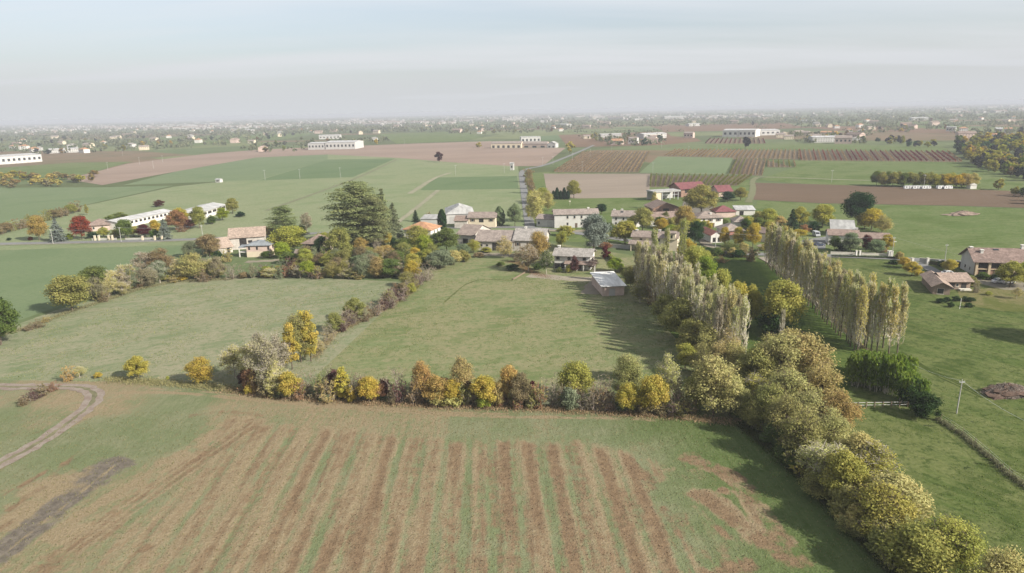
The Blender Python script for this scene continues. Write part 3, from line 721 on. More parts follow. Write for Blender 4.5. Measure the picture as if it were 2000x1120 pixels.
def make_cedar(seed, H, W, n, S, z0=0.16, tiers=13):
    """cedar: broad flat plates of foliage on level limbs"""
    rng = np.random.default_rng(seed); m = MB(); P = []; N = []; V = []
    m.tube([(0, 0, -0.3), (0.1, 0, H * 0.4), (0, 0.1, H * 0.9)], [0.65, 0.5, 0.12], 7)
    for i in range(tiers):
        u = i / (tiers - 1); z = H * (z0 + (0.97 - z0) * u); R = W * 0.5 * (math.sin(math.pi * (0.24 + 0.66 * u)) ** 0.7)
        for b in range(8):
            a = rng.uniform(0, 6.283); L = R * rng.uniform(0.62, 1.02); zb = z + rng.normal() * H * 0.02; bv = rng.random()
            e = (math.cos(a) * L, math.sin(a) * L, zb + L * 0.06)
            m.tube([(0, 0, zb - L * 0.12), (e[0] * 0.5, e[1] * 0.5, zb), e], [0.14, 0.09, 0.03], 4, False)
            for j in range(4):
                f = 0.30 + 0.7 * j / 3; cx, cy, cz = e[0] * f, e[1] * f, zb + L * 0.06 * f; pr = W * rng.uniform(0.09, 0.15) * (1.25 - 0.4 * f)
                k = max(10, int(n / (tiers * 32)))
                q = rng.normal(size=(k, 2)) * pr * 0.55
                P.append(np.stack([cx + q[:, 0], cy + q[:, 1], cz + 0.30 - 0.10 * (q ** 2).sum(1) / pr + rng.normal(size=k) * 0.14], 1))
                N.append(np.stack([q[:, 0] * 0.25, q[:, 1] * 0.25, np.ones(k)], 1) + rng.normal(size=(k, 3)) * 0.35); V.append(np.clip(0.5 * rng.random(k) + 0.5 * bv, 0, 1))
    P = np.concatenate(P); N = np.concatenate(N); V = np.concatenate(V)
    return m.mesh('trunk', M_BARK), leaf_mesh('crown', P, N, S * rng.uniform(0.7, 1.3, len(P)), V, rng=rng)
def make_clump(seed, H, W, n, S):
    """bamboo clump: arching canes with drooping leaf sprays"""
    rng = np.random.default_rng(seed); m = MB(); P = []; N = []; V = []
    for i in range(60):
        a = rng.uniform(0, 6.283); r = W * 0.42 * math.sqrt(rng.random()); h = H * rng.uniform(0.7, 1.0)
        b = Vector((math.cos(a) * r * 0.7, math.sin(a) * r * 0.7, 0)); o = rng.uniform(0.3, 1.0) * W * 0.12
        e = b + Vector((math.cos(a) * o, math.sin(a) * o, h)); mid = b.lerp(e, 0.6) + Vector((0, 0, h * 0.06))
        m.tube([b, mid, e], [0.04, 0.03, 0.01], 3, False); cv = rng.random(); k = n // 60
        f = 0.25 + 0.75 * rng.random(k) ** 0.8; sp = 0.10 * W * (1.2 - f)
        P.append(np.array([tuple(b.lerp(e, q)) for q in f]) + rng.normal(size=(k, 3)) * sp[:, None] * (1, 1, 0.6)); N.append(rng.normal(size=(k, 3)) + (math.cos(a) * 0.5, math.sin(a) * 0.5, 0.2)); V.append(0.45 * rng.random(k) + 0.55 * cv)
    P = np.concatenate(P)
    return m.mesh('canes', M_TWIGPALE), leaf_mesh('crown', P, np.concatenate(N), S * rng.uniform(0.7, 1.3, len(P)), np.concatenate(V), asp=0.35, rng=rng, up=(0, 0, -1))

PROTO = {}
def proto(kind, variants, H, W): PROTO[kind] = (variants, H, W)
proto('round', [make_round(10 + i, 10, 8, 1.0, 12000, 0.18, 48) for i in range(3)], 10, 8)
proto('loose', [make_round(20 + i, 10, 8, 0.6, 11000, 0.14, 50, twigs=9, tr=0.14) for i in range(4)], 10, 8)
proto('thin', [make_round(30 + i, 10, 7, 1.2, 4400, 0.145, 36, twigs=14, tr=0.12, mat=M_BARKPALE) for i in range(3)], 10, 7)
proto('shrub', [make_round(40 + i, 4, 4, 0.1, 4200, 0.14, 26, top=0.42, tr=0.07) for i in range(3)], 4, 4)
proto('tall', [make_round(50 + i, 12, 5, 0.8, 7000, 0.19, 42, top=0.45, tr=0.14, taper=1.2) for i in range(2)], 12, 5)
proto('bare', [make_bare(60 + i, 6, 5.5, 700, 0.13) for i in range(3)], 6, 5.5)
proto('brush', [make_bare(66 + i, 6, 6, 2200, 0.16, 10, 12) for i in range(2)], 6, 6)
proto('poplar', [make_poplar(70 + i, 15, 2.6, 2600, 0.17, low=0.06, leafpow=0.7 + 0.3 * (i % 2)) for i in range(5)], 15, 2.6)
proto('poplar_bare', [make_poplar(76 + i, 15, 2.4, 1300, 0.16, low=0.06, leafpow=1.5) for i in range(3)], 15, 2.4)
proto('spruce', [make_conifer(80 + i, 11, 6.5, 7000, 0.20) for i in range(2)], 11, 6.5)
proto('cypress', [make_conifer(84 + i, 9, 2.6, 4200, 0.22, col=True) for i in range(2)], 9, 2.6)
proto('cedar', [make_cedar(88 + i, 20, 18, 24000, 0.28) for i in range(2)], 20, 18)
proto('bamboo', [make_clump(94 + i, 6, 6.5, 5400, 0.32) for i in range(2)], 6, 6.5)
proto('far', [make_round(100 + i, 9, 8, 0.6, 420, 0.75, 12, tr=0.2) for i in range(4)], 9, 8)
proto('far_tall', [make_round(106 + i, 14, 5, 0.8, 360, 0.70, 14, tr=0.2) for i in range(2)], 14, 5)

CC = {  # leaf colours as the photograph shows them lit
    'yellow': (192, 176, 78), 'gold': (190, 168, 72), 'ygreen': (170, 168, 80), 'lime': (150, 164, 62), 'olive': (156, 154, 88), 'paleolive': (188, 182, 112),
    'orange': (186, 156, 92), 'rust': (160, 124, 90), 'red': (150, 84, 66), 'green': (96, 116, 62), 'dkgreen': (66, 88, 50), 'midgreen': (116, 130, 72),
    'brown': (150, 134, 98), 'grey': (152, 144, 112), 'purple': (106, 78, 74), 'tan': (182, 168, 106), 'blue': (138, 148, 136), 'cedar': (138, 145, 98), 'sage': (134, 146, 110),
    'wine': (104, 56, 56), 'pop': (186, 182, 116), 'popy': (190, 178, 96), 'bamboo': (116, 140, 54), 'popg': (164, 170, 98)}
_lv_gain = 1.12
def leafcol(c, D, rng):
    c = CC[c] if isinstance(c, str) else c
    j = rng.uniform(0.92, 1.08); m_ = sum(c) / 3; c = tuple(v * 0.86 + m_ * 0.14 for v in c); a = alb(*c, D, gain=_lv_gain)
    return tuple(min(0.75, v * j * rng.uniform(0.95, 1.05)) for v in a)
TR = random.Random(99)
TREES = []
def tree(kind, px, py, hpx, wpx, col, label, group=None, name=None, cat='tree', pos=None, hm=None, wm=None, trunk=True):
    """a tree standing at the pixel (px, py), hpx tall and wpx wide in the photograph"""
    p = G(px, py) if pos is None else Vector(pos); k = ppm(p); D = p.length
    vs, H, W = PROTO[kind]; h = hm if hm else hpx / k / math.cos(math.atan2(CAM_H, p.length)) ; w = wm if wm else wpx / k
    if kind in ('round', 'loose', 'thin', 'shrub', 'tall'): w *= 1.14
    v = vs[TR.randrange(len(vs))]
    root = put(name or 'tree', None, loc=(p.x, p.y, 0.0), rotz=TR.uniform(0, 6.28), scale=(w / W, w / W, h / H), label=label, cat=cat, group=group)
    root.empty_display_size = 0.5
    shrubby = cat in ('shrub', 'thicket', 'bamboo', 'hedge')
    if trunk: put('canes' if kind == 'bamboo' else ('stems' if shrubby else 'trunk'), v[0], root)
    put('foliage' if shrubby else 'crown', v[1], root, color=leafcol(col, D, TR))
    TREES.append((p.x, p.y, max(w / 2, 0.5)))
    return root

# ------------------------------------------------------------------ buildings
W_WHITE = plain('white_plaster', (0.52, 0.50, 0.46), 0.9, 0.1, 0.06, 0.6)
W_CREAM = plain('cream_plaster', (0.50, 0.43, 0.32), 0.9, 0.1, 0.08, 0.6)
W_GREY = plain('grey_plaster', (0.40, 0.39, 0.365), 0.9, 0.1, 0.10, 0.6)
W_PINK = plain('pinkish_plaster', (0.42, 0.325, 0.275), 0.9, 0.1, 0.16, 1.0)
W_BRICK = plain('brick_wall', (0.23, 0.145, 0.11), 0.92, 0.08, 0.22, 3.0, bump=0.02)
W_OCHRE = plain('ochre_plaster', (0.44, 0.35, 0.24), 0.9, 0.1, 0.1, 0.8)
W_OLD = plain('flaking_plaster', (0.38, 0.35, 0.31), 0.93, 0.06, 0.25, 1.2)
R_TERRA = roof_mat('terracotta_tiles', (0.34, 0.19, 0.11))
R_OLD = roof_mat('weathered_tiles', (0.215, 0.175, 0.15))
R_BROWN = roof_mat('brown_tiles', (0.20, 0.15, 0.125))
R_PINK = roof_mat('pinkish_old_tiles', (0.225, 0.188, 0.165))
R_MAROON = roof_mat('maroon_sheet_roof', (0.16, 0.065, 0.068), var=0.1)
R_RED = roof_mat('red_tiles', (0.21, 0.095, 0.075))
R_GREY = roof_mat('grey_tiles', (0.25, 0.23, 0.21))
R_MIX = roof_mat('mottled_brick_tiles', (0.185, 0.135, 0.115), var=0.35)
R_SHEET = corrugated('pale_corrugated_sheet', (0.36, 0.355, 0.345))
R_FCEM = corrugated('grey_fibre_cement', (0.30, 0.295, 0.28))
R_BLUE = corrugated('blue_grey_sheet', (0.18, 0.195, 0.205))

def opening(root, kind, o, ex, n, u0, u1, v0, v1):
    """window or door on a wall: o corner, ex along the wall, n outward"""
    def q(u, v, d): return o + ex * u + n * d + Vector((0, 0, v))
    def slab(name, u0, u1, v0, v1, d0, d1, mat, par):
        m = MB(); m.prism([q(u0, v0, d0), q(u1, v0, d0), q(u1, v1, d0), q(u0, v1, d0)], n * (d1 - d0)); return m.build(name, mat, par)
    if kind in ('w', 'ws'):
        w = slab('window', u0, u1, v0, v1, -0.05, 0.04, M_FRAME, root)
        slab('pane', u0 + 0.09, u1 - 0.09, v0 + 0.09, v1 - 0.06, 0.0, 0.055, M_GLASS, w)
        slab('sill', u0 - 0.08, u1 + 0.08, v0 - 0.07, v0 - 0.005, -0.05, 0.14, M_STONE, w)
        if kind == 'ws':
            for a, b in ((u0 - 0.55, u0 - 0.03), (u1 + 0.03, u1 + 0.55)): slab('shutter', a, b, v0, v1, -0.03, 0.06, M_SHUT, w)
    elif kind == 'd':
        d = slab('door', u0, u1, v0, v1, -0.05, 0.045, M_SHUT, root); slab('handle', u1 - 0.2, u1 - 0.12, v0 + 1.0, v0 + 1.15, 0.0, 0.09, M_METAL, d)
    elif kind == 'g':
        slab('garage_door', u0, u1, v0, v1, -0.05, 0.05, M_CONC, root)
    elif kind == 'o':
        slab('opening', u0, u1, v0, v1, -0.05, 0.03, M_DARK, root)
    elif kind == 'p':
        slab('pilaster', u0, u1, v0, v1, -0.05, 0.16, W_WHITE, root)

def house(name, label, FL, FR, depth, hw, roof, rise, wm, rm, over=0.5, cat='house', opens=(), chim=(), group=None, z=0.0, w=None, sky=(), thick=0.16):
    """FL, FR: the front wall's foot in the photograph; roof: x ridge along the front, y ridge away, hip, shed"""
    a, b = G(*FL), G(*FR)
    ex = (b - a); W = ex.length; ex.normalize(); ey = Vector((-ex.y, ex.x, 0))
    if w: a = a + ex * (W - w) / 2; W = w
    root = put(name, None, loc=(a.x, a.y, z), rotz=math.atan2(ex.y, ex.x), label=label, cat=cat, group=group)
    X, Y, Zu = Vector((1, 0, 0)), Vector((0, 1, 0)), Vector((0, 0, 1)); Dp = depth
    m = MB()
    c = [(0, 0), (W, 0), (W, Dp), (0, Dp)]
    B = [Vector((x, y, -0.4)) for x, y in c]; T = [Vector((x, y, hw)) for x, y in c]
    if roof == 'shed':
        T[2].z += rise; T[3].z += rise
    for i in range(4): j = (i + 1) % 4; m.face([B[i], B[j], T[j], T[i]])
    m.face(T)
    if roof == 'x':
        for x in (0, W): m.face([Vector((x, 0, hw)), Vector((x, Dp, hw)), Vector((x, Dp / 2, hw + rise))])
    if roof == 'y':
        for y in (0, Dp): m.face([Vector((0, y, hw)), Vector((W, y, hw)), Vector((W / 2, y, hw + rise))])
    m.build('wall', wm, root)
    r = MB(); e = over
    def slab(poly): r.prism([Vector(p) + Vector((0, 0, 0.03)) for p in poly], (0, 0, thick))
    if roof == 'x':
        s = rise / (Dp / 2); d = e * s
        slab([(-e, -e, hw - d), (W + e, -e, hw - d), (W + e, Dp / 2, hw + rise), (-e, Dp / 2, hw + rise)])
        slab([(-e, Dp / 2, hw + rise), (W + e, Dp / 2, hw + rise), (W + e, Dp + e, hw - d), (-e, Dp + e, hw - d)])
    elif roof == 'y':
        s = rise / (W / 2); d = e * s
        slab([(-e, -e, hw - d), (W / 2, -e, hw + rise), (W / 2, Dp + e, hw + rise), (-e, Dp + e, hw - d)])
        slab([(W / 2, -e, hw + rise), (W + e, -e, hw - d), (W + e, Dp + e, hw - d), (W / 2, Dp + e, hw + rise)])
    elif roof == 'shed':
        s = rise / Dp
        slab([(-e, -e, hw - e * s), (W + e, -e, hw - e * s), (W + e, Dp + e, hw + rise + e * s), (-e, Dp + e, hw + rise + e * s)])
    elif roof == 'hip':
        k = min(W, Dp) / 2; s = rise / k; d = e * s
        p0, p1 = (Vector((k, Dp / 2, hw + rise)), Vector((W - k, Dp / 2, hw + rise))) if W >= Dp else (Vector((W / 2, k, hw + rise)), Vector((W / 2, Dp - k, hw + rise)))
        q = [Vector((-e, -e, hw - d)), Vector((W + e, -e, hw - d)), Vector((W + e, Dp + e, hw - d)), Vector((-e, Dp + e, hw - d))]
        if W >= Dp:
            fs = [[q[0], q[1], p1, p0], [q[2], q[3], p0, p1], [q[1], q[2], p1], [q[3], q[0], p0]]
        else:
            fs = [[q[0], q[1], p0], [q[2], q[3], p1], [q[1], q[2], p1, p0], [q[3], q[0], p0, p1]]
        for f in fs: slab(f)
    ro = r.build('roof', rm, root)
    for (fx, fy, h) in chim:
        mm = MB(); x, y = fx * W, fy * Dp
        zr = hw + (rise * (1 - abs(fy - 0.5) * 2) if roof in ('x', 'hip') else rise * (1 - abs(fx - 0.5) * 2) if roof == 'y' else rise * fy)
        mm.box((x - 0.4, y - 0.4, zr - 0.6), (x + 0.4, y + 0.4, zr + h)); mm.box((x - 0.55, y - 0.55, zr + h + 0.003), (x + 0.55, y + 0.55, zr + h + 0.25))
        mm.build('chimney', W_WHITE, ro)
    for (u0, u1, v0, v1) in sky:     # roof lights on the front slope: fractions along ridge and up the slope
        mm = MB(); P = lambda u, v: Vector((u * W, v * Dp / 2, hw + rise * v + thick + 0.05))
        mm.prism([P(u0, v0), P(u1, v0), P(u1, v1), P(u0, v1)], (0, 0, 0.06)); mm.build('roof_light', M_GLASS, ro)
    for (face, kind, u0, u1, v0, v1) in opens:
        if face == 'F': opening(root, kind, Vector((0, 0, 0)), X, -Y, u0 * W, u1 * W, v0, v1)
        elif face == 'R': opening(root, kind, Vector((W, 0, 0)), Y, X, u0 * Dp, u1 * Dp, v0, v1)
        elif face == 'L': opening(root, kind, Vector((0, Dp, 0)), -Y, -X, u0 * Dp, u1 * Dp, v0, v1)
    root['W'] = W; HOUSES.append((root, W, Dp))
    return root, W
HOUSES = []
def row(face, kind, us, wd, W, v0, v1): return [(face, kind, u - wd / 2 / W, u + wd / 2 / W, v0, v1) for u in us]
def sub_roof(root, name, x0, x1, y0, y1, z0, z1, mat, posts=(), pm=None, py=None):
    m = MB(); m.prism([(x0, y0, z0), (x1, y0, z0), (x1, y1, z1), (x0, y1, z1)], (0, 0, 0.14)); m.build(name, mat, root)
    for x in posts:
        q = MB(); yy = (y0 + 0.3) if py is None else py; q.box((x - 0.16, yy - 0.16, -0.3), (x + 0.16, yy + 0.16, z0 - 0.002)); q.build('post', pm or W_WHITE, root)

# centre: white house with porch, and the tin-roofed shed below it
h, W = house('white_house', 'white two storey house with long porch roof above the gravel drive', (1083, 525), (1153, 528), 9, 5.0, 'x', 1.7, W_WHITE, R_GREY, 0.8,
    opens=row('F', 'w', (0.10, 0.41, 0.58, 0.83), 1.2, 12, 3.3, 4.5) + row('F', 'o', (0.08, 0.24), 1.8, 12, 0.2, 2.1) + row('F', 'd', (0.72,), 1.0, 12, 0.1, 2.1) + [('R', 'w', 0.3, 0.42, 3.2, 4.4), ('R', 'w', 0.65, 0.77, 0.9, 2.1)], chim=[(0.06, 0.5, 0.7)])
sub_roof(h, 'porch_roof', W * 0.30, W + 2.2, -2.6, 0.0, 2.35, 3.0, R_BROWN, (W * 0.34, W * 0.66, W * 0.84, W + 1.9))
h, W = house('shed', 'low brick shed under a pale corrugated roof streaked with moss', (1177, 579), (1219, 577), 15, 3.0, 'shed', 0.7, W_PINK, corrugated('mossy_pale_sheet', (0.62, 0.61, 0.58)), 0.6, cat='shed',
    opens=[('F', 'g', 0.30, 0.58, 0.05, 2.3)])
# the long farm complex
h, W = house('farmhouse', 'stone farmhouse with weathered grey roof joined to the long barn', (1004, 491), (1063, 492), 15, 4.6, 'x', 3.4, W_OLD, R_GREY, 0.6,
    opens=row('F', 'ws', (0.13, 0.52, 0.80), 1.0, 12, 2.2, 3.6) + row('F', 'w', (0.08,), 0.6, 12, 4.0, 4.5) + [('R', 'ws', 0.4, 0.47, 2.2, 3.6), ('R', 'w', 0.46, 0.52, 5.2, 6.2)], chim=[(0.3, 0.5, 0.5)])
h, W = house('barn', 'long old barn with pinkish tiles beside the stone farmhouse', (930, 489), (1003, 491), 14, 4.0, 'x', 3.2, W_OLD, R_PINK, 0.6, cat='barn',
    opens=row('F', 'o', (0.55,), 3.4, 15, 0.0, 3.2) + row('F', 'o', (0.86,), 2.0, 15, 0.0, 2.6) + row('F', 'w', (0.15, 0.3), 1.0, 15, 1.6, 2.6))
h, W = house('barn', 'grey tiled barn with a pale gable edge beside the long barn', (893, 478), (926, 480), 17, 4.4, 'x', 3.0, W_OLD, R_OLD, 0.5, cat='barn', opens=row('F', 'o', (0.5,), 2.4, 8, 0.0, 2.8))
h, W = house('house', 'cream house with shuttered windows behind the long barn', (915, 445), (968, 445), 10, 5.0, 'x', 1.9, W_CREAM, R_OLD, 0.6, opens=row('F', 'ws', (0.16, 0.84), 1.2, 13, 3.0, 4.3) + row('F', 'o', (0.48,), 2.2, 13, 2.6, 4.4))
h, W = house('outbuilding', 'low brown annex between the hangar and the cream shuttered house', (888, 446), (913, 446), 10, 3.6, 'x', 1.8, W_OLD, R_BROWN, 0.4, cat='outbuilding')
h, W = house('hangar', 'large pale grey farm hangar with a broad hipped roof', (872, 438), (926, 436), 24, 5.0, 'hip', 3.2, W_GREY, R_FCEM, 0.4, cat='hangar', opens=row('F', 'g', (0.25,), 3.5, 13, 0, 3.6))
h, W = house('house', 'white house under a bright orange hipped tile roof', (790, 469), (842, 471), 11, 5.0, 'hip', 2.4, W_WHITE, R_TERRA, 0.7, opens=row('F', 'ws', (0.2, 0.8), 1.1, 12, 3.0, 4.3) + [('R', 'w', 0.3, 0.4, 3.0, 4.2), ('R', 'w', 0.6, 0.7, 3.0, 4.2)])
h, W = house('shed', 'low grey roofed shed behind the orange roofed house', (822, 440), (857, 440), 10, 3.0, 'shed', 0.8, W_GREY, R_FCEM, 0.3, cat='shed')
# north side of the road
h, W = house('long_house', 'long white house with a patched pink tile roof by the crossroads', (1083, 446), (1168, 444), 9, 6.6, 'x', 1.7, W_GREY, R_PINK, 0.6, opens=row('F', 'w', (0.30, 0.46, 0.62, 0.80), 1.0, 20, 4.4, 5.8) + row('F', 'w', (0.30, 0.62, 0.80), 1.0, 20, 1.2, 2.6) + row('F', 'd', (0.5,), 1.1, 20, 0, 2.2), chim=[(0.8, 0.5, 0.5)])
h, W = house('garage_annex', 'low white garage at the end of the long white house', (1048, 443), (1082, 445), 8, 4.0, 'x', 1.6, W_GREY, R_PINK, 0.5, cat='garage', opens=[('F', 'w', 0.08, 0.2, 1.2, 2.6), ('F', 'g', 0.60, 0.90, 0, 2.8)])
h, W = house('house', 'white house with a dark roof hatch beyond the great blue grey evergreen', (1195, 443), (1240, 444), 9, 5.2, 'x', 2.0, W_WHITE, R_PINK, 0.6, opens=row('F', 'w', (0.18, 0.5, 0.82), 1.0, 11, 3.2, 4.5) + row('F', 'w', (0.18, 0.82), 1.0, 11, 0.9, 2.2), chim=[(0.05, 0.5, 0.4), (0.38, 0.6, 0.8)], sky=[(0.34, 0.46, 0.55, 0.8)])
h, W = house('house', 'low white house with a long brown roof beside the big gable', (1242, 444), (1330, 439), 11, 3.8, 'x', 2.0, W_WHITE, R_BROWN, 0.5, opens=row('F', 'w', (0.3, 0.45, 0.7), 1.1, 20, 1.0, 2.3), chim=[(0.28, 0.5, 0.5)])
h, W = house('gabled_barn', 'brick barn showing a wide brown gable to the village', (1275, 418), (1326, 416), 14, 3.0, 'y', 2.7, W_BRICK, R_BROWN, 0.7, cat='barn', opens=row('F', 'o', (0.5,), 3, 14, 0, 2.6))
# open pole shed
a_, b_ = G(1276, 393), G(1327, 390)
ex = (b_ - a_); W = ex.length; ex.normalize()
os_ = put('open_shed', None, loc=(a_.x, a_.y, 0), rotz=math.atan2(ex.y, ex.x), label='open pole shed with flat grey roof and machinery bays', cat='shed')
m = MB(); m.box((-0.4, -0.4, 5.0), (W + 0.4, 9, 5.9)); m.build('roof', R_FCEM, os_)
m = MB(); m.box((0, 8.6, -0.3), (W, 8.8, 4.99)); m.build('wall', W_GREY, os_)
m = MB(); m.box((W * 0.10, 0.1, -0.3), (W * 0.30, 0.35, 4.99)); m.build('wall', W_CREAM, os_)
for u in (0.34, 0.64, 0.95):
    for y in (0.1, 5.0):
        m = MB(); m.box((u * W - 0.16, y, -0.3), (u * W + 0.16, y + 0.3, 4.99)); m.build('post', M_METAL, os_)
m = MB(); m.box((W * 0.34, 0.16, 3.2), (W * 0.95, 0.34, 3.4)); m.build('beam', M_METAL, os_)
HOUSES.append((os_, W, 9))
h, W = house('red_barn', 'tall barn with a maroon roof and white gable behind the big tree', (1330, 386), (1378, 383), 15, 5.4, 'x', 3.0, W_BRICK, R_MAROON, 1.0, cat='barn', opens=row('F', 'o', (0.45,), 9, 15, 2.6, 5.1) + [('R', 'g', 0.3, 0.5, 0, 3)])
h, W = house('red_barn', 'smaller maroon roofed barn beside the vineyard rows', (1403, 385), (1430, 384), 13, 3.4, 'x', 3.0, W_PINK, R_MAROON, 0.7, cat='barn')
h, W = house('shed', 'low grey sheet roofed lean-to between the two maroon barns', (1385, 382), (1402, 382), 8, 3.0, 'shed', 0.6, W_GREY, R_SHEET, 0.3, cat='shed')
h, W = house('house', 'house with a hipped maroon roof behind the white villa', (1398, 426), (1436, 425), 9, 3.2, 'hip', 2.3, W_PINK, R_MAROON, 0.5)
h, W = house('shed', 'white shed with a flat grey roof near the yellow green trees', (1437, 421), (1474, 421), 9, 2.8, 'shed', 0.9, W_WHITE, R_SHEET, 0.4, cat='shed', opens=row('F', 'o', (0.3,), 2.2, 10, 0, 2.2))
h, W = house('villa', 'bright white villa with hipped brown roof facing the dark conifer', (1362, 446), (1411, 444), 10, 4.8, 'hip', 2.2, W_WHITE, R_OLD, 0.7, opens=row('F', 'ws', (0.5, 0.82), 1.0, 10, 2.9, 4.1) + row('F', 'd', (0.62,), 1.1, 10, 0, 2.2) + row('F', 'w', (0.25,), 1.0, 10, 2.9, 4.1), chim=[(0.58, 0.25, 0.5)])
h, W = house('cottage', 'narrow white cottage with red tile roof and two dark arched windows', (1388, 475), (1411, 474), 13, 3.2, 'y', 1.4, W_WHITE, R_RED, 0.4, opens=[('F', 'o', 0.16, 0.40, 0.3, 2.2), ('F', 'o', 0.58, 0.86, 0.3, 2.2)])
h, W = house('house', 'house with pink hipped roof and red porch behind the golden trees', (1414, 468), (1451, 467), 10, 4.0, 'hip', 2.0, W_WHITE, R_PINK, 0.7, opens=row('F', 'w', (0.2, 0.75), 1.1, 8, 1.0, 2.2))
sub_roof(h, 'porch_roof', 0.5, W - 0.2, -2.6, 0.0, 2.3, 3.1, R_RED, (0.8, W - 0.5))
h, W = house('house', 'small pink roofed house squeezed behind the white cottage', (1434, 448), (1461, 448), 9, 3.6, 'hip', 1.8, W_WHITE, R_PINK, 0.6, opens=row('F', 'w', (0.6,), 1.1, 6, 1.0, 2.2))
h, W = house('house', 'cream house with dark maroon roof at the head of the poplars', (1496, 475), (1523, 472), 11, 4.0, 'y', 1.3, W_CREAM, R_BROWN, 0.6, opens=[('F', 'w', 0.55, 0.75, 2.6, 3.4), ('F', 'd', 0.2, 0.42, 0, 2.1), ('F', 'w', 0.6, 0.8, 0.7, 1.9)])
# house glimpsed among poplars with turret
h, W = house('house', 'cream house with turret glimpsed behind the tall poplars', (1234, 487), (1322, 491), 9, 5.2, 'x', 1.6, W_CREAM, R_OLD, 0.6, opens=row('F', 'w', (0.2, 0.6, 0.8), 1.0, 17, 3.4, 4.6), chim=[(0.07, 0.45, 0.5), (0.58, 0.5, 0.5)])
sub_roof(h, 'porch_roof', -1.0, W * 0.50, -4.0, 0.0, 2.7, 3.7, R_OLD, (0.2, W * 0.25), W_CREAM)
m = MB(); m.box((W * 0.80, -0.8, 4.6), (W * 0.96, 1.8, 7.0)); m.build('turret', W_CREAM, h)
m = MB(); m.prism([(W * 0.78, -1.2, 7.0), (W * 0.98, -1.2, 7.0), (W * 0.98, 2.2, 7.4), (W * 0.78, 2.2, 7.4)], (0, 0, 0.3)); m.build('turret_roof', R_OLD, h)
m = MB(); m.box((W * 0.86, -0.86, 5.2), (W * 0.90, -0.80, 6.4)); m.build('window', M_GLASS, h)
# right: roadside house, farmhouse, small barn
h, W = house('roadside_house', 'white roadside house with brown roof screened by clipped trees', (1617, 479), (1676, 481), 8, 4.2, 'x', 1.6, W_WHITE, R_BROWN, 0.5, opens=row('F', 'w', (0.25, 0.6, 0.85), 1.1, 12, 1.6, 2.9), chim=[(0.95, 0.5, 0.6)])
h, W = house('roadside_annex', 'lower brown roofed annex beside the golden roadside tree', (1677, 481), (1737, 483), 8, 3.3, 'x', 1.5, W_CREAM, R_BROWN, 0.5, cat='annex', opens=row('F', 'w', (0.2, 0.5, 0.8), 1.1, 12, 1.2, 2.4))
h, W = house('shed', 'grey mono pitch shed behind the white roadside house', (1622, 462), (1668, 464), 11, 3.2, 'shed', 2.2, W_GREY, R_FCEM, 0.4, cat='shed')
h, W = house('brick_farmhouse', 'large brick farmhouse with mottled tile roof and pillared portico', (1901, 538), (2016, 541), 10.5, 4.9, 'x', 3.1, W_BRICK, R_MIX, 0.9, thick=0.2,
    opens=[('F', 'o', 0.05, 0.22, 2.4, 4.4), ('F', 'o', 0.28, 0.44, 2.4, 4.4), ('F', 'o', 0.50, 0.64, 2.4, 4.4), ('F', 'o', 0.08, 0.2, 0.1, 1.9), ('F', 'd', 0.33, 0.40, 0.05, 2.0), ('F', 'w', 0.72, 0.8, 2.6, 4.0), ('L', 'w', 0.3, 0.4, 1.0, 2.2), ('L', 'w', 0.66, 0.74, 1.0, 2.2)],
    chim=[(0.16, 0.30, 1.0), (0.90, 0.5, 1.2), (0.02, 0.5, 0.3)], sky=[(0.38, 0.48, 0.78, 0.90)])
for u in (0.03, 0.25, 0.47, 0.68):
    m = MB(); m.box((u * W - 0.35, -0.45, -0.3), (u * W + 0.35, -0.02, 4.7)); m.build('pillar', W_OCHRE, h)
m = MB(); m.box((0.10, -0.30, 2.05), (W * 0.9, -0.03, 2.30)); m.build('beam', W_OCHRE, h)
m = MB(); m.face([(-0.03, 0.02, -0.3), (-0.03, 10.48, -0.3), (-0.03, 10.48, 4.9), (-0.03, 5.25, 7.9), (-0.03, 0.02, 4.9)]); m.build('gable_render', W_GREY, h)
W_BARN = plain('brown_barn_wall', (0.21, 0.16, 0.125), 0.92, 0.06, 0.2, 2.0)
R_TAN = roof_mat('tan_old_tiles', (0.25, 0.19, 0.155), var=0.38)
pb_, qb_ = G(1821, 575), G(1793, 544); db_ = qb_ - pb_; eb_ = Vector((db_.y, -db_.x, 0)).normalized()
h, W = house('small_barn', 'small brown barn wing with mottled tiles and glazed end', (1821, 575), proj(pb_ + eb_ * 4.4), min(15.0, db_.length), 2.6, 'y', 1.1, W_BARN, R_TAN, 0.7, cat='barn', opens=[('F', 'w', 0.25, 0.65, 0.2, 1.9)])
h, W = house('small_barn', 'long low brown barn wing with porch facing the pasture', (1843, 566), (1894, 566), 8, 2.7, 'x', 1.5, W_BARN, R_TAN, 0.7, cat='barn', opens=row('F', 'o', (0.3, 0.75), 1.6, 8, 0.1, 2.0) + row('F', 'w', (0.5,), 0.9, 8, 0.9, 1.9))
m = MB(); m.box((W * 0.52, -1.6, -0.2), (W * 0.95, -0.3, 0.5)); m.build('step', M_STONE, h)
